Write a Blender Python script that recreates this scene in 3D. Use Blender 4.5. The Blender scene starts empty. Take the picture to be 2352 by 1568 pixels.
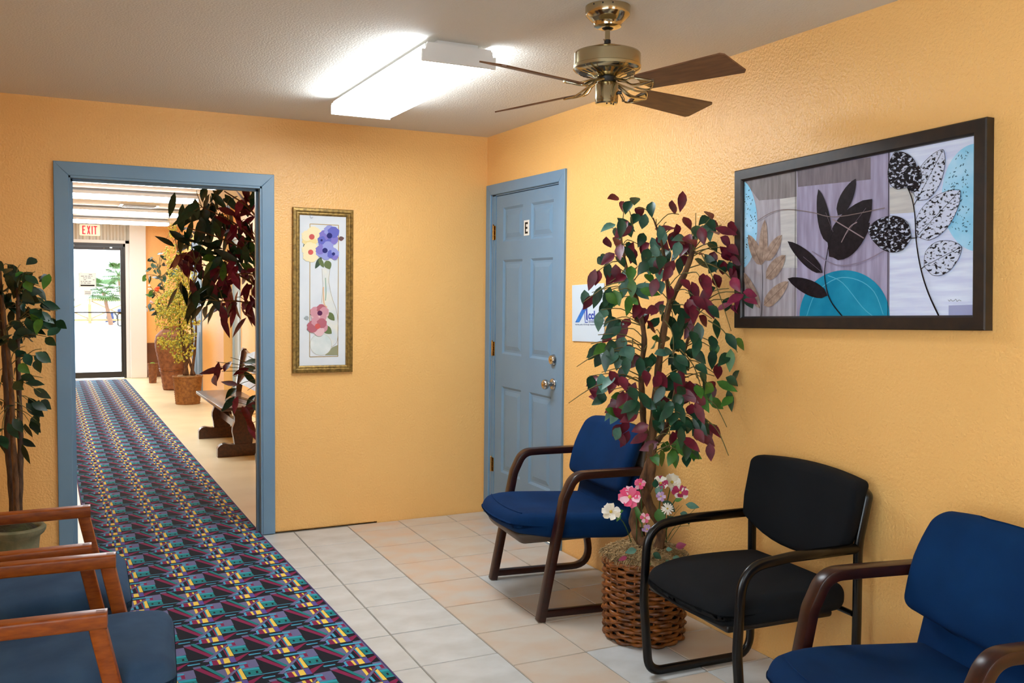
import bpy, bmesh, math, random
from mathutils import Vector, Matrix
random.seed(7)
sc = bpy.context.scene
COL = sc.collection
PI = math.pi

# ------------------------------------------------------------------ camera
F = 2141.402
CAM = Vector((-2.5811, -5.5145, 1.4527))
RW = ((0.89372, -0.44855, 0.01063), (-0.01492, -0.05331, -0.99847), (0.44843, 0.89219, -0.05434))  # rows: right, down, forward
cd = bpy.data.cameras.new('camera'); cam = bpy.data.objects.new('camera', cd); COL.objects.link(cam)
cd.sensor_width = 36.0; cd.lens = F / 2352 * 36.0; cd.clip_start = 0.05; cd.clip_end = 200
_r, _d, _f = (Vector(a).normalized() for a in RW)
cam.matrix_world = Matrix(((_r.x, -_d.x, -_f.x, CAM.x), (_r.y, -_d.y, -_f.y, CAM.y), (_r.z, -_d.z, -_f.z, CAM.z), (0, 0, 0, 1)))
sc.camera = cam

def ray(u, v):                      # photo pixel -> world direction with unit camera depth
    a, b = (u - 1176) / F, (v - 784) / F
    return _r * a + _d * b + _f
def hit(u, v, ax, val):             # photo pixel -> point on the plane axis = value
    d = ray(u, v); return CAM + d * ((val - CAM[ax]) / d[ax])
def at(u, v, depth):
    return CAM + ray(u, v) * depth

# ------------------------------------------------------------------ world, exposure
w = bpy.data.worlds.new('sky'); sc.world = w; w.use_nodes = True
bg = w.node_tree.nodes['Background']
bg.inputs[0].default_value = (0.80, 0.91, 1.0, 1); bg.inputs[1].default_value = 10.0
vs = sc.view_settings
sc.display_settings.display_device = 'sRGB'
vs.view_transform = 'Standard'; vs.look = 'None'; vs.gamma = 1.0; vs.exposure = 0.0; vs.use_curve_mapping = False
sc.cycles.use_denoising = True
sc.cycles.max_bounces = 8; sc.cycles.diffuse_bounces = 5; sc.cycles.sample_clamp_indirect = 6.0
ROOM_LAMP = 28.0      # emission of the ceiling fixture's diffuser
HALL_LAMP = 27.0

# ------------------------------------------------------------------ materials
def lin(c):
    return tuple(((x / 255) / 12.92 if x / 255 <= .04045 else ((x / 255 + .055) / 1.055) ** 2.4) for x in c)
MATS = {}
def mat(name, rgb, rough=.6, metal=0., var=None, vscale=6., bump=0., bscale=80., bdist=.002, spec=.5, emit=0., trans=0., detail=3., lo=.33, hi=.67, sheen=0., coat=0., stretch=None):
    if name in MATS: return MATS[name]
    m = bpy.data.materials.new(name); m.use_nodes = True; MATS[name] = m
    nt = m.node_tree; N = nt.nodes; L = nt.links; p = N['Principled BSDF']
    c = lin(rgb); p.inputs['Base Color'].default_value = (*c, 1)
    p.inputs['Roughness'].default_value = rough; p.inputs['Metallic'].default_value = metal
    p.inputs['Specular IOR Level'].default_value = spec
    if trans: p.inputs['Transmission Weight'].default_value = trans
    if sheen: p.inputs['Sheen Weight'].default_value = sheen
    if coat: p.inputs['Coat Weight'].default_value = coat; p.inputs['Coat Roughness'].default_value = .12
    if emit:
        p.inputs['Emission Color'].default_value = (*c, 1); p.inputs['Emission Strength'].default_value = emit
    if var or bump:
        tc = N.new('ShaderNodeTexCoord'); src = tc.outputs['Object']
        if stretch:
            mp = N.new('ShaderNodeMapping'); mp.inputs['Scale'].default_value = stretch
            L.new(src, mp.inputs['Vector']); src = mp.outputs['Vector']
    if var:
        n = N.new('ShaderNodeTexNoise'); n.inputs['Scale'].default_value = vscale; n.inputs['Detail'].default_value = detail
        L.new(src, n.inputs['Vector'])
        r = N.new('ShaderNodeMapRange'); r.inputs[1].default_value = lo; r.inputs[2].default_value = hi
        L.new(n.outputs['Fac'], r.inputs[0])
        x = N.new('ShaderNodeMix'); x.data_type = 'RGBA'
        x.inputs[6].default_value = (*c, 1); x.inputs[7].default_value = (*lin(var), 1)
        L.new(r.outputs[0], x.inputs[0]); L.new(x.outputs[2], p.inputs['Base Color'])
    if bump:
        n = N.new('ShaderNodeTexNoise'); n.inputs['Scale'].default_value = bscale; n.inputs['Detail'].default_value = 2.5
        L.new(src, n.inputs['Vector'])
        b = N.new('ShaderNodeBump'); b.inputs['Strength'].default_value = bump; b.inputs['Distance'].default_value = bdist
        L.new(n.outputs['Fac'], b.inputs['Height']); L.new(b.outputs['Normal'], p.inputs['Normal'])
    return m

wall_m   = mat('orange_wall_paint', (246, 192, 117), .36, var=(242, 187, 111), vscale=1.3, bump=.9, bscale=90, bdist=.004)
ceil_m   = mat('ceiling_paint', (222, 217, 208), .85, bump=.6, bscale=120, bdist=.004)
blue_m   = mat('blue_trim_paint', (113, 146, 172), .38, bump=.05, bscale=60, var=(108, 141, 168), vscale=4)
grout_m  = mat('grout', (150, 148, 140), .9, var=(130, 128, 120), vscale=9)
vinyl_m  = mat('cream_vinyl', (240, 226, 188), .32, var=(230, 215, 175), vscale=3)
tile_w   = mat('tile_white', (208, 212, 213), .36, var=(187, 189, 187), vscale=5, detail=8, stretch=(1, 1.5, 1))
tile_p   = mat('tile_peach', (208, 178, 152), .36, var=(200, 196, 188), vscale=4.5, detail=8, stretch=(1, 1.5, 1))
tile_b   = mat('tile_beige', (203, 197, 186), .36, var=(200, 180, 160), vscale=4.5, detail=8, stretch=(1, 1.5, 1))
white_m  = mat('white_enamel', (225, 224, 222), .4)
whitew_m = mat('white_wall_paint', (232, 232, 230), .6, bump=.15, bscale=60)
lamp_m   = mat('lit_diffuser', (236, 247, 255), .5, emit=ROOM_LAMP)
lamph_m  = mat('lit_hall_diffuser', (240, 249, 255), .5, emit=HALL_LAMP)
brass_m  = mat('antique_brass', (186, 172, 138), .15, 1., bump=.03, bscale=8)
brassp_m = mat('polished_brass', (196, 158, 92), .14, 1.)
chrome_m = mat('satin_chrome', (190, 188, 184), .22, 1.)
black_m  = mat('black_plastic', (18, 18, 19), .4)
blade_m  = mat('fan_blade_wood', (122, 84, 56), .5, var=(100, 66, 42), vscale=9, stretch=(1, 6, 1))
mahog_m  = mat('mahogany_wood', (50, 19, 12), .3, var=(34, 13, 9), vscale=10, stretch=(8, 1.5, 8), spec=.45)
oak_m    = mat('oak_wood', (158, 80, 14), .38, var=(126, 56, 8), vscale=12, stretch=(8, 2, 8), coat=.12, spec=.4)
blue_fab = mat('royal_blue_fabric', (2, 44, 88), .9, var=(1, 35, 74), vscale=5, bump=.25, bscale=700, bdist=.001, spec=.15)
blk_fab  = mat('black_fabric', (17, 20, 24), .92, var=(12, 14, 18), vscale=5, bump=.25, bscale=800, bdist=.001, spec=.2)
gry_fab  = mat('blue_grey_fabric', (58, 84, 112), .95, var=(46, 70, 98), vscale=8, bump=.4, bscale=500, bdist=.001, spec=.2)
pan_m    = mat('brown_seat_pan', (84, 72, 62), .5)
tube_m   = mat('black_enamel_tube', (10, 10, 12), .27, spec=.4)
frame_m  = mat('dark_bronze_frame', (42, 30, 22), .42, var=(24, 20, 20), vscale=25)
gold_m   = mat('gold_leaf_frame', (160, 128, 66), .42, .55, var=(110, 86, 40), vscale=60, bump=.4, bscale=140, bdist=.002)
bark_m   = mat('brown_bark', (116, 80, 48), .85, var=(70, 46, 28), vscale=16, bump=.8, bscale=40, bdist=.006, stretch=(3, 3, 1))
barkd_m  = mat('grey_brown_bark', (92, 66, 46), .85, var=(60, 42, 30), vscale=16, bump=.8, bscale=40, bdist=.006, stretch=(3, 3, 1))
twig_m   = mat('olive_twig', (104, 96, 52), .8)
wick_m   = mat('dark_wicker', (150, 86, 30), .36, var=(78, 40, 14), vscale=20)
wickl_m  = mat('honey_wicker', (160, 106, 48), .6, var=(120, 74, 30), vscale=30, bump=.6, bscale=60, bdist=.004)
wickv_m  = mat('brown_wicker', (150, 96, 58), .6, var=(112, 66, 38), vscale=24, bump=.6, bscale=60, bdist=.004)
moss_m   = mat('dried_moss', (176, 148, 104), .95, var=(124, 98, 62), vscale=30)
soil_m   = mat('dark_soil', (44, 34, 24), .95, var=(60, 62, 30), vscale=20, bump=1, bscale=60, bdist=.01)
pot_m    = mat('weathered_stone_pot', (134, 128, 100), .85, var=(100, 104, 78), vscale=14, bump=.5, bscale=50, bdist=.004)
bench_m  = mat('dark_bench_wood', (82, 44, 24), .3, var=(54, 28, 16), vscale=8, stretch=(6, 1.5, 6), coat=.3)
dark_al  = mat('dark_bronze_aluminium', (52, 47, 45), .4, .3)
LEAF = {
 'r': mat('burgundy_leaf', (116, 20, 46), .42, var=(84, 12, 34), vscale=30),
 'm': mat('magenta_leaf', (150, 40, 80), .42, var=(120, 26, 62), vscale=30),
 'g': mat('dark_green_leaf', (24, 76, 50), .38, var=(16, 54, 38), vscale=30),
 's': mat('sage_leaf', (84, 128, 112), .45, var=(62, 106, 92), vscale=30),
 'l': mat('bright_green_leaf', (72, 124, 44), .42, var=(54, 104, 36), vscale=30),
 'd': mat('deep_green_leaf', (22, 56, 34), .42, var=(18, 38, 24), vscale=30),
 'y': mat('yellow_sprig', (226, 214, 90), .7, var=(186, 176, 58), vscale=40),
}
def plain(name, rgb, rough=.7, **k): return mat(name, rgb, rough, **k)

# ------------------------------------------------------------------ mesh helpers
class MB:
    def __init__(s): s.v = []; s.f = []; s.mi = []; s.cur = 0
    def add(s, vs_, fs):
        o = len(s.v); s.v += [tuple(p) for p in vs_]
        for f in fs: s.f.append([o + i for i in f]); s.mi.append(s.cur)
        return s
    def box(s, x0, x1, y0, y1, z0, z1):
        v = [(x, y, z) for z in (z0, z1) for y in (y0, y1) for x in (x0, x1)]
        return s.add(v, [(0, 2, 3, 1), (4, 5, 7, 6), (0, 1, 5, 4), (2, 6, 7, 3), (0, 4, 6, 2), (1, 3, 7, 5)])
    def bbox(s, x0, x1, y0, y1, z0, z1, b=.004):       # box with chamfered edges
        return s.rbox((x0 + x1) / 2, (y0 + y1) / 2, (z0 + z1) / 2, (x1 - x0) / 2, (y1 - y0) / 2, (z1 - z0) / 2, b, 1, 1)
    def rbox(s, cx, cy, cz, a, b, c, r, n=3, m=4, deform=None):
        """rounded box: n steps per rounded edge, m steps across each flat"""
        r = min(r, a * .999, b * .999, c * .999)
        def axis(h):
            o = [-h + r * (1 - math.cos(PI / 2 * i / n)) * 1.0 for i in range(n)]
            mid = [-(h - r) + 2 * (h - r) * i / m for i in range(m + 1)]
            return o + mid + [-q for q in reversed(o)]
        X, Y, Z = axis(a), axis(b), axis(c)
        idx = {}; vv = []; ff = []
        def pt(x, y, z):
            k = (round(x, 6), round(y, 6), round(z, 6))
            if k in idx: return idx[k]
            ix, iy, iz = max(-(a - r), min(a - r, x)), max(-(b - r), min(b - r, y)), max(-(c - r), min(c - r, z))
            d = Vector((x - ix, y - iy, z - iz)); l = d.length
            q = Vector((ix, iy, iz)) + (d * (r / l) if l > 1e-9 else d)
            if deform: q = Vector(deform(q.x, q.y, q.z))
            idx[k] = len(vv); vv.append((q.x + cx, q.y + cy, q.z + cz)); return idx[k]
        def grid(U, V, fn, flip):
            for i in range(len(U) - 1):
                for j in range(len(V) - 1):
                    q = [fn(U[i], V[j]), fn(U[i + 1], V[j]), fn(U[i + 1], V[j + 1]), fn(U[i], V[j + 1])]
                    ff.append(q[::-1] if flip else q)
        grid(X, Y, lambda u, v: pt(u, v, Z[-1]), False); grid(X, Y, lambda u, v: pt(u, v, Z[0]), True)
        grid(X, Z, lambda u, v: pt(u, Y[0], v), False); grid(X, Z, lambda u, v: pt(u, Y[-1], v), True)
        grid(Y, Z, lambda u, v: pt(X[-1], u, v), False); grid(Y, Z, lambda u, v: pt(X[0], u, v), True)
        return s.add(vv, ff)
    def lathe(s, prof, cx=0, cy=0, n=32, cap=True):    # prof: (r, z) from bottom to top
        v = []; f = []
        for r, z in prof:
            for k in range(n):
                t = 2 * PI * k / n; v.append((cx + r * math.cos(t), cy + r * math.sin(t), z))
        for i in range(len(prof) - 1):
            for k in range(n):
                k2 = (k + 1) % n
                f.append((i * n + k, i * n + k2, (i + 1) * n + k2, (i + 1) * n + k))
        if cap:
            f.append(tuple(range(n))[::-1]); f.append(tuple(range((len(prof) - 1) * n, len(prof) * n)))
        return s.add(v, f)
    def tube(s, pts, rad, n=8, cap=True):
        pts = [Vector(p) for p in pts]
        if not hasattr(rad, '__len__'): rad = [rad] * len(pts)
        v = []; f = []; nrm = None
        for i, p in enumerate(pts):
            t = (pts[min(i + 1, len(pts) - 1)] - pts[max(i - 1, 0)])
            if t.length < 1e-9: t = Vector((0, 0, 1))
            t.normalize()
            if nrm is None:
                nrm = t.cross(Vector((0, 0, 1)) if abs(t.z) < .9 else Vector((1, 0, 0))).normalized()
            else:
                nrm = (nrm - t * nrm.dot(t)).normalized()
            b = t.cross(nrm)
            for k in range(n):
                a = 2 * PI * k / n; v.append(p + (nrm * math.cos(a) + b * math.sin(a)) * rad[i])
        for i in range(len(pts) - 1):
            for k in range(n):
                k2 = (k + 1) % n; f.append((i * n + k, i * n + k2, (i + 1) * n + k2, (i + 1) * n + k))
        if cap: f.append(tuple(range(n))[::-1]); f.append(tuple(range((len(pts) - 1) * n, len(pts) * n)))
        return s.add(v, f)
    def sweep(s, pts, sec, lat=(1, 0, 0)):              # section swept along a path lying in a plane square to lat
        pts = [Vector(p) for p in pts]; lat = Vector(lat); n = len(sec); v = []; f = []
        for i, p in enumerate(pts):
            t = (pts[min(i + 1, len(pts) - 1)] - pts[max(i - 1, 0)]).normalized()
            if 0 < i < len(pts) - 1:
                t1 = (pts[i] - pts[i - 1]).normalized(); k = 1 / max(.5, t.dot(t1))
            else: k = 1
            b = lat.cross(t).normalized()
            for a, c in sec: v.append(p + lat * a + b * c * k)
        for i in range(len(pts) - 1):
            for k in range(n):
                k2 = (k + 1) % n; f.append((i * n + k, i * n + k2, (i + 1) * n + k2, (i + 1) * n + k))
        f.append(tuple(range(n))[::-1]); f.append(tuple(range((len(pts) - 1) * n, len(pts) * n)))
        return s.add(v, f)
    def prism(s, poly, z0, z1):                         # polygon in xy, extruded along z
        n = len(poly); v = [(x, y, z0) for x, y in poly] + [(x, y, z1) for x, y in poly]
        f = [tuple(range(n))[::-1], tuple(range(n, 2 * n))] + [(i, (i + 1) % n, n + (i + 1) % n, n + i) for i in range(n)]
        return s.add(v, f)
    def sphere(s, c, r, n=8, m=6, sc_=(1, 1, 1)):
        v = []; f = []
        for i in range(m + 1):
            ph = PI * i / m
            for k in range(n):
                t = 2 * PI * k / n
                v.append((c[0] + r * sc_[0] * math.sin(ph) * math.cos(t), c[1] + r * sc_[1] * math.sin(ph) * math.sin(t), c[2] - r * sc_[2] * math.cos(ph)))
        for i in range(m):
            for k in range(n):
                k2 = (k + 1) % n; f.append((i * n + k, i * n + k2, (i + 1) * n + k2, (i + 1) * n + k))
        return s.add(v, f)
    def octa(s, c, r):
        x, y, z = c
        return s.add([(x + r, y, z), (x, y + r, z), (x - r, y, z), (x, y - r, z), (x, y, z + r), (x, y, z - r)],
                     [(0, 1, 4), (1, 2, 4), (2, 3, 4), (3, 0, 4), (1, 0, 5), (2, 1, 5), (3, 2, 5), (0, 3, 5)])
    def mesh(s, name, mats, smooth=False):
        me = bpy.data.meshes.new(name); me.from_pydata(s.v, [], s.f)
        for m in (mats if isinstance(mats, (list, tuple)) else [mats]): me.materials.append(m)
        if isinstance(mats, (list, tuple)) and len(mats) > 1:
            me.polygons.foreach_set('material_index', s.mi)
        bm = bmesh.new(); bm.from_mesh(me); bmesh.ops.remove_doubles(bm, verts=bm.verts, dist=1e-6)
        bmesh.ops.recalc_face_normals(bm, faces=bm.faces); bm.to_mesh(me); bm.free()
        if smooth:
            me.polygons.foreach_set('use_smooth', [True] * len(me.polygons))
            if smooth != 'all':
                try: me.set_sharp_from_angle(angle=math.radians(smooth if smooth is not True else 40))
                except Exception: pass
        me.update(); return me
    def obj(s, name, mats, parent=None, smooth=False, world=True):
        return link(name, s.mesh(name, mats, smooth), parent, world)

def link(name, data, parent=None, world=True):
    o = bpy.data.objects.new(name, data); COL.objects.link(o)
    if parent is not None:
        o.parent = parent
        if world: o.matrix_parent_inverse = Matrix.Translation(-WORLD.get(parent.name, Vector((0, 0, 0))))
    return o
WORLD = {}
def thing(name, label, cat, loc=(0, 0, 0), rotz=0., group=None, matrix=None):
    o = bpy.data.objects.new(name, None); COL.objects.link(o); o.empty_display_size = .05
    if matrix is not None: o.matrix_world = matrix
    else: o.location = loc; o.rotation_euler = (0, 0, rotz)
    WORLD[o.name] = Vector(loc)
    return tag(o, label, cat, group)
def tag(o, label=None, cat=None, group=None, kind=None):
    if label: o['label'] = label
    if cat: o['category'] = cat
    if group: o['group'] = group
    if kind: o['kind'] = kind
    return o
def struct(name, mb, m, label, cat, parent=None, smooth=False):
    return tag(mb.obj(name, m, parent, smooth), label, cat, None, 'structure')
def copy_tree(o, parent=None):
    c = o.copy(); COL.objects.link(c)
    if parent is not None: c.parent = parent
    for ch in o.children: copy_tree(ch, c)
    return c
def fillet(pts, radii, n=6):
    P = [Vector(p) for p in pts]; out = [P[0]]
    for i in range(1, len(P) - 1):
        r = radii[i - 1]; a = (P[i - 1] - P[i]); b = (P[i + 1] - P[i])
        an = a.angle(b); t = min(r / math.tan(an / 2), a.length * .49, b.length * .49)
        p0 = P[i] + a.normalized() * t; p1 = P[i] + b.normalized() * t
        for k in range(n + 1):
            q = k / n; out.append(p0 * (1 - q) ** 2 + P[i] * 2 * q * (1 - q) + p1 * q * q)
    out.append(P[-1]); return out
def smoothline(pts, k=4):
    P = [Vector(p) for p in pts]
    if len(P) < 3: return P
    out = []
    for i in range(len(P) - 1):
        a, b, c, d = P[max(i - 1, 0)], P[i], P[i + 1], P[min(i + 2, len(P) - 1)]
        for j in range(k):
            t = j / k
            out.append(.5 * ((2 * b) + (-a + c) * t + (2 * a - 5 * b + 4 * c - d) * t * t + (-a + 3 * b - 3 * c + d) * t ** 3))
    out.append(P[-1]); return out
def rrect(w_, h_, r, n=3):
    o = []
    for cx, cy, a0 in ((w_ / 2 - r, h_ / 2 - r, 0), (-w_ / 2 + r, h_ / 2 - r, 90), (-w_ / 2 + r, -h_ / 2 + r, 180), (w_ / 2 - r, -h_ / 2 + r, 270)):
        for k in range(n + 1):
            a = math.radians(a0 + 90 * k / n); o.append((cx + r * math.cos(a), cy + r * math.sin(a)))
    return o
def text(name, body, size, m, parent, loc, ext=.0008, align='LEFT', sx=1., font_w=0.):
    c = bpy.data.curves.new(name, 'FONT'); c.body = body; c.size = size; c.extrude = ext; c.align_x = align; c.resolution_u = 3; c.offset = font_w
    t_ = bpy.data.objects.new(name, c); COL.objects.link(t_)
    me = bpy.data.meshes.new_from_object(t_.evaluated_get(bpy.context.evaluated_depsgraph_get())); me.name = name
    bpy.data.objects.remove(t_); me.materials.clear(); me.materials.append(m)
    o = bpy.data.objects.new(name, me); COL.objects.link(o); o.parent = parent; o.location = loc; o.scale = (sx, 1, 1)
    return o
def plane_matrix(center, u, v, rot=0.):
    u, v = Vector(u), Vector(v); n = u.cross(v); c, s = math.cos(rot), math.sin(rot)
    a, b = u * c + v * s, v * c - u * s
    return Matrix(((a.x, b.x, n.x, center[0]), (a.y, b.y, n.y, center[1]), (a.z, b.z, n.z, center[2]), (0, 0, 0, 1)))

# ================================================================== SETTING
H = 2.44
XL, YB, YE = -3.2, -7.6, 10.55          # left wall, wall behind the camera, end wall of the corridor
# floor of the room: a grout bed with each tile proud of it
floor = struct('floor', MB().box(XL, 0.02, YB, .02, -.06, -.004), grout_m, 'tiled floor of the waiting room', 'floor')
K = .0163
tiles = {}
def tile_mesh(kind, wx, wy):
    key = (kind, wx, wy)
    if key not in tiles:
        m = {'w': tile_w, 'p': tile_p, 'b': tile_b}[kind]
        mb = MB(); b = .002; z = 0.0; a, c = wx / 2, wy / 2
        v = [(-a, -c, -.006), (a, -c, -.006), (a, c, -.006), (-a, c, -.006), (-a + b, -c + b, z), (a - b, -c + b, z), (a - b, c - b, z), (-a + b, c - b, z)]
        mb.add(v, [(4, 5, 6, 7), (0, 1, 5, 4), (1, 2, 6, 5), (2, 3, 7, 6), (3, 0, 4, 7)])
        tiles[key] = mb.mesh('tile', m)
    return tiles[key]
rt = random.Random(3)
for i in range(-6, 4):
    xc = -1.2635 + .33 * i + .165           # column i lies right of joint line i (at y = 0)
    off, per = (-.020, .3652) if i <= 0 else (.178, .3617)
    for j in range(-1, 20):
        y1 = off - per * j; y0 = y1 - per
        y1c, y0c = min(y1, -.004), max(y0, -7.5)
        if y1c - y0c < .05 or y0 > -.02: continue
        cy = (y0c + y1c) / 2; cx = xc + K * cy
        x0, x1 = cx - .165, cx + .165
        x1 = min(x1, -.004)
        if x1 - x0 < .03 or x0 < XL + .1: continue
        if x1 < -1.6 and y1c < -4.6: continue
        if i <= 0: kind = 'w'
        elif i == 1: kind = 'p' if j < 5 else rt.choice('pbb')
        else: kind = rt.choice('pbb') if j < 4 else rt.choice('bbw')
        if i == 1 and j == -1: kind = 'w'
        o = link('tile', tile_mesh(kind, round(x1 - x0 - .0055, 4), round(y1c - y0c - .0055, 4)), floor)
        o.matrix_parent_inverse = Matrix(); o.location = ((x0 + x1) / 2, cy, rt.uniform(-.0006, .0004))
        o.rotation_euler = (0, 0, -K if abs(x1 - cx - .165) < 1e-6 else 0)

floor_hall = struct('floor_hall', MB().box(XL, .15, .02, YE + .1, -.06, -.001), vinyl_m, 'cream vinyl floor of the corridor', 'floor')
# ceiling over both spaces
struct('ceiling', MB().box(XL - .1, .2, YB - .1, YE + .2, H, H + .1), ceil_m, 'textured off-white ceiling', 'ceiling')
# wall with the doorway
DX0, DX1, DZ = -2.462, -1.436, 2.045
struct('wall_doorway', MB().box(XL, DX0, 0, .13, -.05, H).box(DX1, -.74, 0, .02, .009, H).box(DX1, -.74, .02, .13, -.05, H).box(-.74, .13, 0, .13, -.05, H).box(DX0, DX1, 0, .13, DZ, H), wall_m,
       'orange textured wall with the open doorway', 'wall')
# right wall with the blue door's opening; unseen box behind it added to block light
DY0, DY1, DH = -.086, -.965, 2.064
struct('wall_right', MB().box(0, .13, DY0, .13, -.05, H).box(0, .13, YB, DY1, -.05, H).box(0, .13, DY1, DY0, DH, H).box(.09, .13, DY1, DY0, -.05, DH), wall_m,
       'orange textured wall behind the row of chairs', 'wall')
LY0, LY1, LZ0, LZ1 = -6.7, -4.1, .75, 2.15
struct('wall_left', MB().box(XL - .12, XL, LY1, YE + .2, -.05, H).box(XL - .12, XL, YB, LY0, -.05, H).box(XL - .12, XL, LY0, LY1, -.05, LZ0).box(XL - .12, XL, LY0, LY1, LZ1, H), wall_m, 'orange wall behind the oak chairs', 'wall')
wf = MB()
for a, b, c, e in ((LY0, LY0 + .05, LZ0, LZ1), (LY1 - .05, LY1, LZ0, LZ1), (LY0, LY1, LZ0, LZ0 + .05), (LY0, LY1, LZ1 - .05, LZ1), ((LY0 + LY1) / 2 - .025, (LY0 + LY1) / 2 + .025, LZ0, LZ1)): wf.box(XL - .1, XL + .02, a, b, c, e)
win2 = struct('window_2', wf, white_m, 'wide white framed window in the wall beside the camera', 'window')
# wall behind the camera, with a window
WX0, WX1, WZ0, WZ1 = -1.7, -.7, .8, 2.15
struct('wall_behind', MB().box(XL - .1, WX0, YB - .12, YB, -.05, H).box(WX1, .13, YB - .12, YB, -.05, H).box(WX0, WX1, YB - .12, YB, -.05, WZ0).box(WX0, WX1, YB - .12, YB, WZ1, H), wall_m,
       'orange wall with a window facing the doorway wall', 'wall')
wf = MB().box(WX0, WX0 + .05, YB - .1, YB + .02, WZ0, WZ1).box(WX1 - .05, WX1, YB - .1, YB + .02, WZ0, WZ1).box(WX0, WX1, YB - .1, YB + .02, WZ0, WZ0 + .05).box(WX0, WX1, YB - .1, YB + .02, WZ1 - .05, WZ1).box((WX0 + WX1) / 2 - .02, (WX0 + WX1) / 2 + .02, YB - .08, YB, WZ0, WZ1)
win1 = struct('window_1', wf, white_m, 'white framed window in the wall behind the camera', 'window')

# doorway lining and casing
def casing(name, pieces, label):
    mb = MB()
    for p in pieces: mb.bbox(*p, b=.003)
    return struct(name, mb, blue_m, label, 'trim', smooth=False)
def mitre_case(name, frame, x0, x1, zt, wd, th, label):
    """door casing with mitred corners; frame maps (u, z, out) to world"""
    mb = MB()
    P = lambda u, z, o: frame(u, z, o)
    L = [((x0, 0), (x0, zt), (x0 + wd, zt - wd), (x0 + wd, 0)), ((x1, 0), (x1 - wd, 0), (x1 - wd, zt - wd), (x1, zt)), ((x0, zt), (x1, zt), (x1 - wd, zt - wd), (x0 + wd, zt - wd))]
    for q in L:
        e = .0012
        c = (sum(a for a, b in q) / 4, sum(b for a, b in q) / 4)
        v = [P(a, b, 0) for a, b in q] + [P(a, b, th - .003) for a, b in q] + [P(a + (e * 2 if a < c[0] else -e * 2), b + (e * 2 if b < c[1] else -e * 2), th) for a, b in q]
        f = []
        for k in range(4):
            k2 = (k + 1) % 4; f += [(k, k2, 4 + k2, 4 + k), (4 + k, 4 + k2, 8 + k2, 8 + k)]
        f += [(8, 9, 10, 11), (3, 2, 1, 0)]
        mb.add(v, f)
    return struct(name, mb, blue_m, label, 'trim')
mitre_case('trim_1', lambda u, z, o: (u, -o, z), -2.526, -1.373, 2.11, .072, .016, 'blue casing around the open doorway')
mb = MB().box(DX0 - .001, DX0 + .018, -.012, .14, 0, DZ).box(DX1 - .018, DX1 + .001, -.012, .14, 0, DZ).box(DX0, DX1, -.012, .14, DZ - .018, DZ + .001)
mb.box(DX0 + .018, DX0 + .03, .05, .085, 0, DZ - .018).box(DX1 - .03, DX1 - .018, .05, .085, 0, DZ - .018).box(DX0 + .018, DX1 - .018, .05, .085, DZ - .03, DZ - .018)
struct('trim_2', mb, blue_m, 'blue jamb lining the open doorway', 'trim')
mitre_case('trim_3', lambda u, z, o: (u, .13 + o, z), -2.526, -1.373, 2.11, .072, .016, 'blue casing on the corridor side of the doorway')
# casing of the blue door
mitre_case('trim_4', lambda u, z, o: (-o, u, z), -1.032, -.017, 2.126, .066, .016, 'blue casing around the closed six-panel door')
mb = MB().box(.0, .088, -.1305, DY0 + .001, 0, DH).box(.0, .088, DY1 - .001, DY1 + .012, 0, DH).box(.0, .088, DY1, DY0, DH - .012, DH + .001)
struct('trim_5', mb, blue_m, 'blue jamb of the closed six-panel door', 'trim')

# the six-panel door
d = tag(thing('door_1', 'closed blue six-panel door with an E plate and brass hinges', 'door', (0, -.54, 0)), kind='structure')
ya, yb_, za, zb_ = -.134, -.953, .008, 2.048
ysp = [ya, -.232, -.500, -.606, -.878, yb_]
zsp = [za, .30, .85, 1.055, 1.645, 1.757, 1.972, zb_]
mb = MB(); X0 = .004
for i in range(5):
    for j in range(7):
        y1, y0, z0, z1 = ysp[i], ysp[i + 1], zsp[j], zsp[j + 1]
        if i in (1, 3) and j in (1, 3, 5):
            g = .014
            o_ = [(X0, y0, z0), (X0, y1, z0), (X0, y1, z1), (X0, y0, z1)]
            n_ = [(X0 + .009, y0 + g, z0 + g), (X0 + .009, y1 - g, z0 + g), (X0 + .009, y1 - g, z1 - g), (X0 + .009, y0 + g, z1 - g)]
            mb.add(o_ + n_, [(k, (k + 1) % 4, 4 + (k + 1) % 4, 4 + k) for k in range(4)] + [(4, 5, 6, 7)])
        else:
            mb.add([(X0, y0, z0), (X0, y1, z0), (X0, y1, z1), (X0, y0, z1)], [(0, 1, 2, 3)])
mb.add([(X0, yb_, za), (X0, ya, za), (X0, ya, zb_), (X0, yb_, zb_), (X0 + .04, yb_, za), (X0 + .04, ya, za), (X0 + .04, ya, zb_), (X0 + .04, yb_, zb_)],
       [(0, 1, 5, 4), (1, 2, 6, 5), (2, 3, 7, 6), (3, 0, 4, 7), (7, 6, 5, 4)])
mb.obj('leaf', blue_m, d)
for i in (1, 3):
    for j in (1, 3, 5):
        y1, y0, z0, z1 = ysp[i] - .026, ysp[i + 1] + .026, zsp[j] + .026, zsp[j + 1] - .026
        g = .026; xo, xi = X0 + .0088, X0 + .0025
        v = [(xo, y0, z0), (xo, y1, z0), (xo, y1, z1), (xo, y0, z1), (xi, y0 + g, z0 + g), (xi, y1 - g, z0 + g), (xi, y1 - g, z1 - g), (xi, y0 + g, z1 - g)]
        MB().add(v, [(k, (k + 1) % 4, 4 + (k + 1) % 4, 4 + k) for k in range(4)] + [(4, 5, 6, 7), (3, 2, 1, 0)]).obj('panel', blue_m, d)
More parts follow.
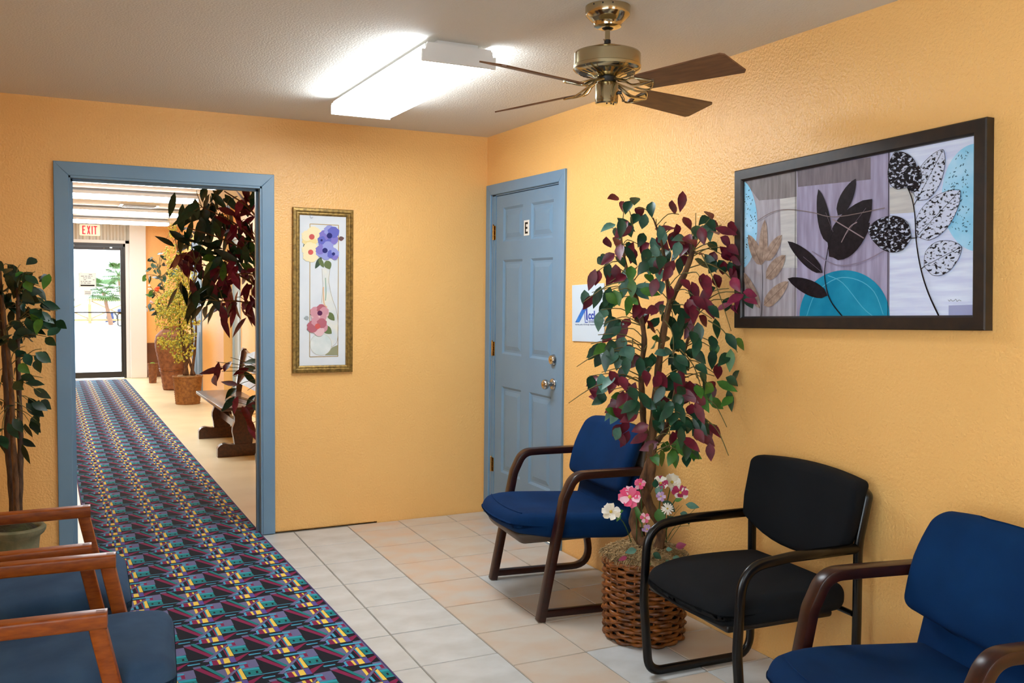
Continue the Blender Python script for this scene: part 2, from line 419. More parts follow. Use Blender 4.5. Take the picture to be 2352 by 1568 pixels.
for z in (1.82, 1.08, .331):
    h = MB().box(-.0015, .002, -.131, -.098, z - .045, z + .045)
    for k in range(3): h.lathe([(.0062, z - .045 + .0305 * k), (.0062, z - .016 + .0305 * k)], -.008, -.112, 10)
    h.lathe([(.004, z + .045), (.0055, z + .05), (.002, z + .055)], -.008, -.112, 10)
    h.obj('hinge', brassp_m, d, smooth=True)
def xlathe(prof, y, z, n=24):       # turned piece whose axis points into the room from the right wall: (r, out)
    mb = MB().lathe(prof, 0, 0, n)
    mb.v = [(X0 - p[2], y + p[0], z + p[1]) for p in mb.v]; return mb
kn = xlathe([(.033, 0), (.033, .006), (.028, .011), (.014, .014), (.012, .03), (.016, .036), (.026, .042), (.029, .052), (.027, .062), (.02, .068), (.008, .07)], -.900, .925).obj('knob', chrome_m, d, smooth=50)
xlathe([(.009, .0695), (.009, .0715)], -.900, .925, 12).obj('keyhole', brassp_m, kn)
db = xlathe([(.032, 0), (.032, .005), (.027, .018), (.0245, .022), (.012, .023)], -.904, 1.064).obj('deadbolt', chrome_m, d, smooth=50)
xlathe([(.009, .0225), (.009, .025)], -.904, 1.064, 12).obj('keyhole', brassp_m, db)
pl = thing('letter_plate', 'small white plate with a black letter E on the blue door', 'sign', matrix=plane_matrix((X0, -.552, 1.828), (0, -1, 0), (0, 0, 1), .01))
MB().bbox(-.034, .034, -.046, .046, 0, .0025, b=.001).obj('plate', plain('sign_white', (232, 230, 222), .5), pl, world=False)
MB().box(-.018, -.006, -.034, .034, .0026, .0034).box(-.018, .018, .022, .034, .0026, .0034).box(-.018, .018, -.034, -.022, .0026, .0034).box(-.018, .013, -.006, .006, .0026, .0034).obj('letter', plain('letter_black', (14, 12, 12), .6), pl, world=False)

# ------------------------------------------------------------------ corridor
XR1, XR2, YS = -.48, -.60, 6.36
struct('wall_hall_right', MB().box(XR1, .0, .13, YS, -.05, H).box(XR2, .0, YS, YE, -.05, H), wall_m, 'orange corridor wall behind the wooden bench', 'wall')
# end wall: orange beside the pillar, corrugated panel above the glass door
EX0, EX1, EZ = -2.42, -1.395, 2.13
struct('wall_end', MB().box(XL, EX0, YE, YE + .12, -.05, H).box(EX1, .0, YE, YE + .12, -.05, H).box(EX0, EX1, YE, YE + .12, EZ + .03, H), wall_m, 'orange end wall of the corridor', 'wall')
struct('pillar', MB().bbox(-1.354, -1.112, YE - .14, YE + .01, 0, H, b=.006), whitew_m, 'square white pillar beside the glass door', 'pillar')
struct('trim_6', MB().bbox(-1.412, -1.352, YE - .06, YE + .01, 0, EZ + .05, b=.003).bbox(EX0 - .05, -1.352, YE - .06, YE + .01, EZ, EZ + .05, b=.003), white_m, 'white trim around the glass door', 'trim')
struct('trim_7', MB().bbox(-1.112, XR2 + .005, YE - .025, YE + .005, 0, .55, b=.003), plain('brown_panel', (112, 66, 34), .5, var=(96, 54, 28), vscale=8), 'brown wainscot panel on the end wall', 'trim')
mb = MB(); n = 44; xs = [EX0 + (-1.354 - EX0) * k / n for k in range(n + 1)]
for k in range(n):
    ph = lambda q: YE - .035 - .014 * (1 if q % 4 in (1, 2) else -1)
    mb.add([(xs[k], ph(k), EZ + .05), (xs[k + 1], ph(k + 1), EZ + .05), (xs[k + 1], ph(k + 1), H - .005), (xs[k], ph(k), H - .005)], [(0, 1, 2, 3)])
struct('corrugated_panel', mb, plain('corrugated_sheet', (206, 200, 188), .5), 'grey corrugated sheet above the glass door', 'panel')
# glass door
gd = tag(thing('door_2', 'glass door in a dark bronze metal frame at the corridor end', 'door', (-1.9, YE, 0)), kind='structure')
Yd = YE - .02
MB().bbox(EX1 - .05, EX1, Yd - .03, Yd + .06, 0, EZ, b=.003).bbox(EX0, EX0 + .05, Yd - .03, Yd + .06, 0, EZ, b=.003).bbox(EX0, EX1, Yd - .03, Yd + .06, EZ - .05, EZ, b=.003).obj('door_frame', dark_al, gd)
GX0, GX1, GZ0, GZ1 = EX0 + .09, -1.485, .102, 2.025
MB().bbox(GX1, EX1 - .052, Yd - .015, Yd + .03, .008, EZ - .052, b=.003).bbox(EX0 + .052, GX0, Yd - .015, Yd + .03, .008, EZ - .052, b=.003).bbox(GX0, GX1, Yd - .015, Yd + .03, GZ1, EZ - .052, b=.003).bbox(GX0, GX1, Yd - .015, Yd + .03, .008, GZ0, b=.003).obj('leaf_frame', dark_al, gd)
gm = bpy.data.materials.new('clear_glass'); gm.use_nodes = True; nt = gm.node_tree
p = nt.nodes['Principled BSDF']; nt.nodes.remove(p)
tr = nt.nodes.new('ShaderNodeBsdfTransparent'); gl = nt.nodes.new('ShaderNodeBsdfGlossy'); gl.inputs['Roughness'].default_value = .02
mx = nt.nodes.new('ShaderNodeMixShader'); mx.inputs[0].default_value = .05
tr.inputs[0].default_value = (.95, .97, .97, 1)
nt.links.new(tr.outputs[0], mx.inputs[1]); nt.links.new(gl.outputs[0], mx.inputs[2])
nt.links.new(mx.outputs[0], nt.nodes['Material Output'].inputs[0])
MB().box(GX0, GX1, Yd + .004, Yd + .010, GZ0, GZ1).obj('glass_pane', gm, gd)
for a, b in ((WX0 + .05, (WX0 + WX1) / 2 - .02), ((WX0 + WX1) / 2 + .02, WX1 - .05)): MB().box(a, b, YB - .055, YB - .049, WZ0 + .05, WZ1 - .05).obj('glass_pane', gm, win1)
for a, b in ((LY0 + .05, (LY0 + LY1) / 2 - .025), ((LY0 + LY1) / 2 + .025, LY1 - .05)): MB().box(XL - .055, XL - .049, a, b, LZ0 + .05, LZ1 - .05).obj('glass_pane', gm, win2)
MB().box(GX0 - .02, GX1 + .02, Yd - .045, Yd - .02, 1.035, 1.053).obj('push_bar', dark_al, gd)
MB().tube(fillet([(GX1 + .02, Yd - .02, 1.03), (GX1 - .05, Yd - .06, 1.03), (GX1 - .05, Yd - .06, .83), (GX1 + .02, Yd - .02, .83)], [.04, .04]), .008, 8).obj('pull_handle', dark_al, gd, smooth=True)
MB().bbox(EX0 + .06, EX0 + .28, Yd - .07, Yd - .02, 2.065, 2.10, b=.004).box(EX0 + .12, EX0 + .26, Yd - .1, Yd - .075, 2.045, 2.06).obj('closer', plain('closer_grey', (120, 116, 112), .4, metal=.6), gd)
MB().sphere((-1.72, Yd - .02, 2.055), .007).obj('screw', chrome_m, gd); MB().bbox(-1.64, -1.60, Yd - .03, Yd - .014, 2.05, 2.075, b=.003).obj('catch', chrome_m, gd)
# notices on the glass
nb = thing('opening_hours_notice', 'printed white notice with a black bar on the glass door', 'notice', matrix=plane_matrix((-1.961, Yd + .0035, 1.548), (1, 0, 0), (0, 0, 1)))
paper_m = plain('notice_paper', (236, 240, 242), .7); ink_m = plain('ink_grey', (96, 100, 108), .8); inkb_m = plain('ink_black', (12, 12, 12), .8)
MB().box(-.124, .124, -.116, .116, 0, .0006).obj('sheet', paper_m, nb, world=False)
ln = MB().box(-.122, .122, .112, .115, .0007, .001).box(-.122, .122, -.115, -.112, .0007, .001).box(-.122, -.119, -.115, .115, .0007, .001).box(.119, .122, -.115, .115, .0007, .001)
rr = random.Random(5)
for k in range(6):
    z = .088 - .027 * k; x = -.1 + .01 * rr.random()
    while x < .09:
        l = rr.uniform(.015, .05)
        if rr.random() < .7: ln.box(x, min(x + l, .1), z - .004, z + .004, .0007, .001)
        x += l + .012
tag(ln.obj('printed_lines', ink_m, nb, world=False), kind='stuff')
MB().box(-.1, .1, -.094, -.072, .0007, .0011).obj('black_bar', inkb_m, nb, world=False)
nb = thing('small_notice', 'small white slip below the notice on the glass door', 'notice', matrix=plane_matrix((-1.959, Yd + .0035, 1.352), (1, 0, 0), (0, 0, 1)))
MB().box(-.056, .056, -.04, .04, 0, .0006).obj('sheet', paper_m, nb, world=False)
MB().box(-.04, .04, .006, .014, .0007, .001).obj('printed_line', ink_m, nb, world=False); MB().box(-.04, .04, -.02, -.012, .0007, .001).obj('printed_line', ink_m, nb, world=False)
nb = thing('door_sticker', 'small red and white sticker high on the glass door', 'sticker', matrix=plane_matrix((-2.205, Yd + .0035, 1.835), (1, 0, 0), (0, 0, 1)))
MB().box(-.035, .035, -.045, .045, 0, .0006).obj('sheet', plain('sticker_red', (150, 62, 58), .6), nb, world=False)
MB().box(-.028, .028, -.03, .02, .0007, .001).obj('print', paper_m, nb, world=False)
# exit sign
es = thing('exit_sign', 'cream EXIT sign with red letters above the glass door', 'sign', matrix=plane_matrix((-1.92, YE - .075, 2.325), (1, 0, 0), (0, 0, 1)))
MB().rbox(0, 0, -.012, .148, .088, .022, .016, 3, 1).obj('housing', plain('exit_cream', (240, 224, 200), .5, emit=.55), es, smooth=True, world=False)
red_m = plain('exit_red', (228, 60, 84), .5, emit=.35)
E_ = MB(); h, t, z0, z1 = .066, .017, .0101, .0116
for x, kind in ((-.108, 'E'), (-.042, 'X'), (.024, 'I'), (.052, 'T')):
    l = MB(); wv = .046
    if kind == 'E': l.box(x, x + t, -h, h, z0, z1).box(x, x + wv, h - t, h, z0, z1).box(x, x + wv, -h, -h + t, z0, z1).box(x, x + wv * .85, -t / 2, t / 2, z0, z1)
    if kind == 'X':
        l.prism([(x, -h), (x + t, -h), (x + wv + .004, h), (x + wv - t + .004, h)], z0, z1).prism([(x + wv + .004 - t, -h), (x + wv + .004, -h), (x + t, h), (x, h)], z0, z1 + .0002)
    if kind == 'I': l.box(x, x + t, -h, h, z0, z1)
    if kind == 'T': l.box(x, x + wv + .006, h - t, h, z0, z1).box(x + .0175, x + .0175 + t, -h, h, z0, z1)
    l.obj('letter', red_m, es, world=False)
MB().tube([(0, .085, -.03), (0, .114, -.03)], .012, 10).obj('mount', white_m, es, world=False)

# closed blue door in the corridor wall beyond, and the nearer door with glare painted in
hd = tag(thing('door_3', 'closed blue door with a brass knob in the far corridor wall', 'door', (XR2, 8.5, 0)), kind='structure')
MB().bbox(XR2 - .012, XR2 + .03, 8.17, 8.93, .005, 2.03, b=.003).obj('leaf', blue_m, hd)
for a, b in ((.15, .82), (1.02, 1.9)):
    for c, e in ((8.26, 8.5), (8.6, 8.84)): MB().bbox(XR2 - .017, XR2 - .011, c, e, a, b, b=.003).obj('panel', blue_m, hd)
mb = MB().lathe([(.03, 0), (.028, .008), (.012, .012), (.012, .035), (.026, .045), (.028, .06), (.012, .068)], 0, 0, 16); mb.v = [(XR2 - .012 - q[2], 8.25 + q[0], .95 + q[1]) for q in mb.v]
mb.obj('knob', brassp_m, hd, smooth=True)
casing('trim_8', [(XR2 - .018, XR2 + .01, 8.09, 8.165, 0, 2.10), (XR2 - .018, XR2 + .01, 8.935, 9.01, 0, 2.10), (XR2 - .018, XR2 + .01, 8.09, 9.01, 2.035, 2.11)], 'blue casing of the far corridor door')
hd = tag(thing('door_4', 'narrow blue door with painted-in glare in the corridor wall past the bench', 'door', (XR1, 6.1, 0)), kind='structure')
glare_m = plain('blue_paint_with_glare', (168, 190, 200), .4)  # door and casing blue lightened: grazing glare is put into the colour
MB().bbox(XR1 - .008, XR1 + .02, 5.95, 6.28, .005, 2.03, b=.003).obj('leaf', glare_m, hd)
MB().bbox(XR1 - .02, XR1 + .01, 5.88, 5.948, 0, 2.10, b=.003).bbox(XR1 - .02, XR1 + .01, 6.282, 6.35, 0, 2.10, b=.003).bbox(XR1 - .02, XR1 + .01, 5.88, 6.35, 2.035, 2.105, b=.003).obj('casing', glare_m, hd)
hp = thing('corridor_picture', 'small gold framed picture on the corridor wall above the bench', 'picture', matrix=plane_matrix((XR1, 4.95, 1.35), (0, -1, 0), (0, 0, 1)))
MB().bbox(-.2, .2, -.27, -.235, 0, .025, b=.003).bbox(-.2, .2, .235, .27, 0, .025, b=.003).bbox(-.2, -.165, -.235, .235, 0, .025, b=.003).bbox(.165, .2, -.235, .235, 0, .025, b=.003).obj('frame', gold_m, hp, world=False)
MB().box(-.166, .166, -.236, .236, .002, .012).obj('print', plain('pale_print', (214, 208, 190), .5, var=(176, 180, 150), vscale=6), hp, world=False)

# ceiling fixtures
def fixture(name, label, x0, x1, y0, y1, lm, axis, group=None, zb=2.352, zs=2.403):
    """wraparound fluorescent fixture: narrow channel, tray, end caps, lit diffuser; axis 0 = long in x, 1 = long in y"""
    cx, cy = (x0 + x1) / 2, (y0 + y1) / 2
    t = thing(name, label, 'ceiling light', (cx, cy, H), 0, group)
    hl, hw = ((x1 - x0) / 2, (y1 - y0) / 2) if axis == 0 else ((y1 - y0) / 2, (x1 - x0) / 2)
    def put(mb):
        mb.v = [(cx + p[0], cy + p[1], p[2]) if axis == 0 else (cx + p[1], cy + p[0], p[2]) for p in mb.v]; return mb
    put(MB().box(-hl + .02, hl - .02, -hw * .55, hw * .55, 2.415, H)).obj('channel', white_m, t)
    put(MB().bbox(-hl + .004, hl - .004, -hw + (.012 if zs > 2.4 else .0), hw - (.012 if zs > 2.4 else .0), zs + .002, 2.418, b=.002)).obj('tray', white_m, t)
    for s_ in (-1, 1):
        a, b = sorted((s_ * hl, s_ * (hl - .012)))
        pr = [(-hw, zb - .002), (hw, zb - .002), (hw, 2.396), (hw - .012, 2.396), (hw - .022, 2.424), (-hw + .022, 2.424), (-hw + .012, 2.396), (-hw, 2.396)]
        mb = MB(); n_ = len(pr); mb.add([(a, y, z) for y, z in pr] + [(b, y, z) for y, z in pr], [tuple(range(n_)), tuple(range(n_, 2 * n_))[::-1]] + [(i, (i + 1) % n_, n_ + (i + 1) % n_, n_ + i) for i in range(n_)])
        put(mb).obj('end_cap', white_m, t)
    sec = [(-hw + .002, zs), (-hw + .002, zb + .01), (-hw + .012, zb), (hw - .012, zb), (hw - .002, zb + .01), (hw - .002, zs)]
    mb = MB(); n_ = len(sec)
    mb.add([(-hl + .012, y, z) for y, z in sec] + [(hl - .012, y, z) for y, z in sec], [(i, i + 1, n_ + i + 1, n_ + i) for i in range(n_ - 1)])
    put(mb).obj('diffuser', lm, t)
    return t
fixture('ceiling_light', 'long white lit fluorescent fixture on the waiting room ceiling beside the fan', -1.243, -.924, -2.045, -.742, lamp_m, 1)
for (a, b, y, lab) in ((-2.46, -1.14, 3.18, 'nearest lit fluorescent fixture behind the top of the doorway'), (-2.41, -1.09, 4.85, 'second lit fluorescent fixture from the doorway in the corridor'),
                  (-2.31, -.99, 7.05, 'third lit fluorescent fixture from the doorway, just past the ceiling vent'), (-2.215, -.92, 8.92, 'farthest lit fluorescent fixture, in front of the EXIT sign')):
    fixture('corridor_light', lab, a, b, y, y + .3, lamph_m, 0, 'corridor ceiling lights', zs=2.383)
vt = thing('ceiling_vent', 'white louvred air vent in the corridor ceiling between two lights', 'vent', (-1.53, 6.7, H))
MB().bbox(-1.75, -1.31, 6.48, 6.92, H - .012, H - .001, b=.003).obj('frame', white_m, vt)
for k in range(6): MB().box(-1.71, -1.35, 6.52 + .065 * k, 6.55 + .065 * k, H - .022, H - .011).obj('slat', plain('vent_grey', (150, 150, 148), .5), vt)

# ================================================================== CARPET RUNNER
CW, PU, PV, SK = .918, .2315, .2445, .0395
def xright(y): return -1.4575 - .0157 * (y + .1) if y < -.1 else -1.4575 + .0007 * (y + .1)
def cuv(x, y): dx = x - (xright(y) - CW); return dx / PU, (-y + SK * dx) / PV
q2 = lambda X, Y: hit(400 + X / 8.34, 1380 + Y / 8.34, 2, 0.008)
CP = {'sl': (104, 102, 142), 'cy': (66, 160, 194), 'mr': (132, 30, 74), 'te': (24, 124, 126), 'tb': (36, 156, 172), 'bk': (20, 22, 34), 'ye': (236, 202, 84), 'pu': (92, 78, 152)}
SH = [('sl', (985, 760), (1305, 705), (1372, 830), (1060, 905)), ('sl', (555, 915), (750, 872), (805, 985), (745, 1020)),
 ('sl', (170, 855), (300, 830), (330, 860), (190, 885)), ('te', (305, 830), (385, 815), (775, 1010), (715, 1030)), ('mr', (190, 885), (310, 865), (740, 1040), (690, 1080)),
 ('cy', (722, 820), (1140, 760), (1150, 785), (740, 845)), ('cy', (1012, 830), (1095, 815), (1110, 850), (1040, 875)), ('mr', (1095, 800), (1160, 788), (1185, 845), (1125, 852)),
 ('tb', (1065, 885), (1365, 840), (1380, 872), (1080, 915)), ('te', (1080, 915), (1380, 872), (1430, 945), (1140, 1010)),
 ('bk', (1165, 935), (1205, 928), (1220, 960), (1180, 970)), ('bk', (1305, 912), (1345, 905), (1358, 940), (1318, 950)), ('cy', (1140, 1003), (1840, 893), (1840, 903), (1140, 1013)),
 ('ye', (750, 870), (812, 862), (850, 945), (800, 980)), ('mr', (815, 862), (885, 848), (910, 905), (855, 945)), ('ye', (885, 848), (930, 840), (945, 880), (920, 892)), ('mr', (935, 840), (1020, 822), (960, 872)),
 ('sl', (545, 1168), (1020, 828), (1032, 850), (655, 1165)), ('cy', (680, 1118), (795, 1045), (825, 1092)), ('cy', (830, 1010), (880, 990), (925, 1068), (875, 1082)),
 ('mr', (932, 932), (955, 922), (1045, 1065), (1015, 1070)), ('cy', (966, 907), (992, 893), (1072, 1055), (1045, 1062)), ('ye', (990, 892), (1040, 865), (1145, 1045), (1068, 1055)),
 ('sl', (690, 1130), (1150, 1055), (1155, 1072), (700, 1150)), ('cy', (670, 1155), (715, 1145), (750, 1225), (690, 1240)), ('mr', (718, 1150), (815, 1130), (870, 1215), (748, 1232)), ('ye', (815, 1130), (868, 1120), (912, 1205), (867, 1215)),
 ('pu', (870, 1118), (935, 1106), (975, 1195), (915, 1205)), ('ye', (935, 1105), (1040, 1085), (1085, 1175), (965, 1197)), ('pu', (1045, 1083), (1150, 1065), (1200, 1160), (1090, 1178)),
 ('mr', (1165, 1085), (1465, 970), (1200, 1160)), ('cy', (1420, 1020), (1655, 985), (1660, 1000), (1440, 1040)), ('pu', (600, 1235), (690, 1200), (700, 1225), (610, 1250))]
cm = bpy.data.materials.new('geometric_carpet'); cm.use_nodes = True; nt = cm.node_tree; N = nt.nodes; Lk = nt.links
pb = N['Principled BSDF']; pb.inputs['Roughness'].default_value = .92; pb.inputs['Specular IOR Level'].default_value = .25
uvn = N.new('ShaderNodeUVMap'); uvn.uv_map = 'pattern'
frn = N.new('ShaderNodeVectorMath'); frn.operation = 'FRACTION'; Lk.new(uvn.outputs[0], frn.inputs[0])
adn = N.new('ShaderNodeVectorMath'); adn.operation = 'MULTIPLY_ADD'; adn.inputs[1].default_value = (1, 1, 0); adn.inputs[2].default_value = (0, 0, 1); Lk.new(frn.outputs[0], adn.inputs[0])
cur = None
anc = cuv(*q2(900, 1000)[:2]); au, av = math.floor(anc[0]), math.floor(anc[1])
for s_ in SH:
    P = [cuv(*q2(*q)[:2]) for q in s_[1:]]; P = [(a - au, b - av) for a, b in P]
    area = sum(P[i][0] * P[(i + 1) % len(P)][1] - P[(i + 1) % len(P)][0] * P[i][1] for i in range(len(P)))
    if area < 0: P = P[::-1]
    umin, umax, vmin, vmax = min(a for a, b in P), max(a for a, b in P), min(b for a, b in P), max(b for a, b in P)
    for iu in range(math.floor(umin), math.floor(umax - 1e-6) + 1):
        for iv in range(math.floor(vmin), math.floor(vmax - 1e-6) + 1):
            Q = [(a - iu, b - iv) for a, b in P]; last = None
            for k in range(len(Q)):
                (ax, ay), (bx, by) = Q[k], Q[(k + 1) % len(Q)]
                nx, ny = -(by - ay), bx - ax; l = math.hypot(nx, ny); nx /= l; ny /= l
                dn = N.new('ShaderNodeVectorMath'); dn.operation = 'DOT_PRODUCT'; dn.inputs[1].default_value = (nx, ny, -(nx * ax + ny * ay)); Lk.new(adn.outputs[0], dn.inputs[0])
                if last is None: last = dn.outputs['Value']
                else:
                    mn = N.new('ShaderNodeMath'); mn.operation = 'MINIMUM'; Lk.new(last, mn.inputs[0]); Lk.new(dn.outputs['Value'], mn.inputs[1]); last = mn.outputs[0]
            gt = N.new('ShaderNodeMath'); gt.operation = 'GREATER_THAN'; gt.inputs[1].default_value = 0; Lk.new(last, gt.inputs[0])
            mx = N.new('ShaderNodeMix'); mx.data_type = 'RGBA'; mx.inputs[7].default_value = (*lin(CP[s_[0]]), 1)
            if cur is None: mx.inputs[6].default_value = (*lin(CP['bk']), 1)
            else: Lk.new(cur, mx.inputs[6])
            Lk.new(gt.outputs[0], mx.inputs[0]); cur = mx.outputs[2]
Lk.new(cur, pb.inputs['Base Color'])
tc = N.new('ShaderNodeTexCoord'); nz = N.new('ShaderNodeTexNoise'); nz.inputs['Scale'].default_value = 450; Lk.new(tc.outputs['Object'], nz.inputs['Vector'])
bp = N.new('ShaderNodeBump'); bp.inputs['Strength'].default_value = .5; bp.inputs['Distance'].default_value = .002; Lk.new(nz.outputs['Fac'], bp.inputs['Height']); Lk.new(bp.outputs[0], pb.inputs['Normal'])
ys = [-7.2, -6, -5, -4, -3, -2, -1, -.1, .5, 1.5, 3, 5, 7, 9, 10.2]
ct = thing('carpet_runner', 'long patterned carpet runner in teal, maroon, yellow and black', 'carpet', (-1.9, 2, 0))
mb = MB(); zt = .008
for y in ys: mb.v += [(xright(y) - CW, y, zt), (xright(y), y, zt), (xright(y) - CW, y, 0), (xright(y), y, 0)]
for k in range(len(ys) - 1):
    a, b = 4 * k, 4 * k + 4
    mb.f += [(a, a + 1, b + 1, b), (a + 2, a, b, b + 2), (a + 1, a + 3, b + 3, b + 1)]
mb.f += [(0, 2, 3, 1), (4 * len(ys) - 4, 4 * len(ys) - 3, 4 * len(ys) - 1, 4 * len(ys) - 2)]; mb.mi = [0] * len(mb.f)
me = mb.mesh('pile', cm); uvl = me.uv_layers.new(name='pattern')
for lp in me.loops:
    v = me.vertices[lp.vertex_index].co; uvl.data[lp.index].uv = cuv(v.x, v.y)
link('pile', me, ct)
hem = plain('purple_binding', (78, 66, 116), .9)
for s_ in (0, 1):
    mb = MB()
    pts = [(xright(y) - CW * (1 - s_), y, .0065) for y in ys]
    mb.tube(pts, .0045, 6).obj('bound_edge', hem, ct)

# ================================================================== CEILING FAN
fx, fy = -.815, -2.715
fan = thing('ceiling_fan', 'brass ceiling fan with brown wooden blades', 'ceiling fan', (fx, fy, H))
cn = MB().lathe([(.034, 2.366), (.047, 2.371), (.049, 2.382), (.053, 2.386), (.062, 2.395), (.076, 2.408), (.078, 2.413), (.0785, 2.439)], fx, fy, 48).obj('canopy', brass_m, fan, smooth=50)
for a in (200, 225, 250):
    t = math.radians(a); MB().sphere((fx + .0785 * math.cos(t), fy + .0785 * math.sin(t), 2.432), .003).obj('screw_hole', black_m, cn)
MB().sphere((fx, fy, 2.372), .023, 16, 8, (1, 1, .6)).obj('ball_joint', black_m, fan, smooth='all')
MB().lathe([(.0088, 2.31), (.0088, 2.375)], fx, fy, 20).obj('downrod', brass_m, fan, smooth=50)
cl = MB().lathe([(.0115, 2.303), (.0115, 2.326)], fx, fy, 20).obj('rod_collar', black_m, fan, smooth=50)
MB().tube([(fx - .010, fy - .004, 2.322), (fx - .022, fy - .010, 2.323)], .0025, 8).obj('set_screw', chrome_m, cl)
mot = MB().lathe([(.046, 2.197), (.056, 2.203), (.100, 2.213), (.112, 2.219), (.118, 2.226), (.1185, 2.236), (.1165, 2.238), (.1165, 2.276), (.112, 2.282), (.099, 2.287), (.058, 2.29), (.056, 2.296), (.046, 2.303), (.02, 2.304)], fx, fy, 64).obj('motor_housing', brass_m, fan, smooth=35)
for k in range(28):
    t = 2 * PI * k / 28; c, s_ = math.cos(t), math.sin(t)
    b = MB(); w2 = .0035
    pts = [(.070, 2.2052), (.098, 2.2115)]
    b.add([(fx + r * c - q * w2 * s_, fy + r * s_ + q * w2 * c, z) for r, z in pts for q in (-1, 1)] + [(fx + r * c - q * w2 * s_, fy + r * s_ + q * w2 * c, z + .002) for r, z in pts for q in (-1, 1)],
          [(0, 1, 3, 2), (4, 6, 7, 5), (0, 2, 6, 4), (1, 5, 7, 3), (0, 4, 5, 1), (2, 3, 7, 6)])
    b.obj('vent_slot', black_m, mot)
MB().lathe([(.030, 2.176), (.034, 2.178), (.034, 2.205)], fx, fy, 40).obj('flywheel', black_m, fan, smooth=40)
sw = MB().lathe([(.012, 2.104), (.036, 2.105), (.0395, 2.109), (.0395, 2.118), (.0405, 2.119), (.0405, 2.172), (.036, 2.180), (.026, 2.184), (.024, 2.2)], fx, fy, 48).obj('switch_housing', brass_m, fan, smooth=40)
for dx, dy in ((-.011, -.02), (.004, -.024), (.016, -.02)): MB().sphere((fx + dx, fy + dy, 2.1045), .0032, 8, 4).obj('screw', black_m, sw)
q = Vector((.7, -.72, 0)) * .041
MB().tube([(fx + q.x * .8, fy + q.y * .8, 2.143), (fx + q.x * 1.3, fy + q.y * 1.3, 2.143)], .006, 10).obj('pull_switch', black_m, sw)
MB().tube(smoothline([(fx + q.x * 1.3, fy + q.y * 1.3, 2.14), (fx + q.x * 1.42, fy + q.y * 1.42, 2.13), (fx + q.x * 1.55, fy + q.y * 1.55, 2.118), (fx + q.x * 1.38, fy + q.y * 1.38, 2.112), (fx + q.x * 1.36, fy + q.y * 1.36, 2.128)]), .0014, 6).obj('pull_chain', frame_m, sw)
PITCH = math.radians(-15)
iron = MB()
for side in (-1, 1):
    iron.sweep(smoothline([(.034, side * .010, .034), (.075, side * .014, .022), (.12, side * .034, .002), (.16, side * .046, -.002), (.205, side * .006, -.001)], 5), rrect(.007, .005, .002, 2), (0, 0, 1))
iron.sweep(smoothline([(.034, 0, .036), (.08, 0, .02), (.125, 0, -.002), (.2, 0, -.001)], 5), rrect(.014, .006, .002, 2), (0, 1, 0))
iron.prism([(.17, -.03), (.2, -.012), (.212, 0), (.2, .012), (.17, .03), (.155, 0)], -.003, .0015)
iron_me = iron.mesh('blade_iron', brass_m, 45)
bl = MB(); P = []
for k in range(7):
    a = -PI / 2 + PI * k / 6; P.append((.512 + .018 * math.cos(a), (.048 + .018 * math.sin(a) * 1) if a > 0 else (-.048 + .018 * math.sin(a))))
P = [(.165, -.050)] + [(.52, -.068), (.531, -.058), (.533, .056), (.522, .067)] + [(.165, .050), (.158, .034), (.158, -.034)]
bl.prism(P, .0016, .0066); blade_me = bl.mesh('blade', blade_m)
for a in (-75, 15, 105, 195):
    M = Matrix.Translation((fx, fy, 2.154)) @ Matrix.Rotation(math.radians(a), 4, 'Z') @ Matrix.Rotation(PITCH, 4, 'X')
    i_ = link('blade_iron', iron_me, fan); i_.matrix_basis = M
    b_ = link('blade', blade_me, fan); b_.matrix_basis = M

# ================================================================== PICTURES AND SIGN
def quadleaf(base, tip, wid, skew=0., n=9, blunt=1.):
    b, t = Vector((*base, 0)), Vector((*tip, 0)); ax = t - b; per = Vector((-ax.y, ax.x, 0)).normalized()
    L_ = []; R_ = []
    for k in range(n + 1):
        s_ = k / n; w_ = wid * (math.sin(PI * s_ ** .8) ** (.8 * blunt)) if 0 < k < n else 0
        c = b + ax * s_ + per * skew * math.sin(PI * s_)
        L_.append((c + per * w_)[:2]); R_.append((c - per * w_)[:2])
    return [tuple(q) for q in L_] + [tuple(q) for q in reversed(R_[1:-1])]
class Art:
    """flat print pieces laid in thin layers on a picture's board"""
    def __init__(s, parent, z): s.p = parent; s.z = z
    def poly(s, name, P, m, step=.00012):
        s.z += step; mb = MB(); mb.add([(x, y, s.z) for x, y in P], [tuple(range(len(P)))])
        return mb.obj(name, m, s.p, world=False)
    def many(s, name, polys, m, step=.00012):
        s.z += step; mb = MB()
        for P in polys: mb.add([(x, y, s.z) for x, y in P], [tuple(range(len(P)))])
        return tag(mb.obj(name, m, s.p, world=False), kind='stuff')
    def line(s, name, pts, wd, m, step=.00012):
        s.z += step; pts = smoothline([(x, y, 0) for x, y in pts], 4); mb = MB(); n = len(pts)
        if not hasattr(wd, '__len__'): wd = [wd, wd]
        A = []; B = []
        for i, q in enumerate(pts):
            t = (pts[min(i + 1, n - 1)] - pts[max(i - 1, 0)]).normalized(); w_ = wd[0] + (wd[1] - wd[0]) * i / (n - 1); per = Vector((-t.y, t.x, 0)) * w_ / 2
            A.append((q.x + per.x, q.y + per.y, s.z)); B.append((q.x - per.x, q.y - per.y, s.z))
        mb.add(A + B, [(i, i + 1, n + i + 1, n + i) for i in range(n - 1)])
        return mb.obj(name, m, s.p, world=False)
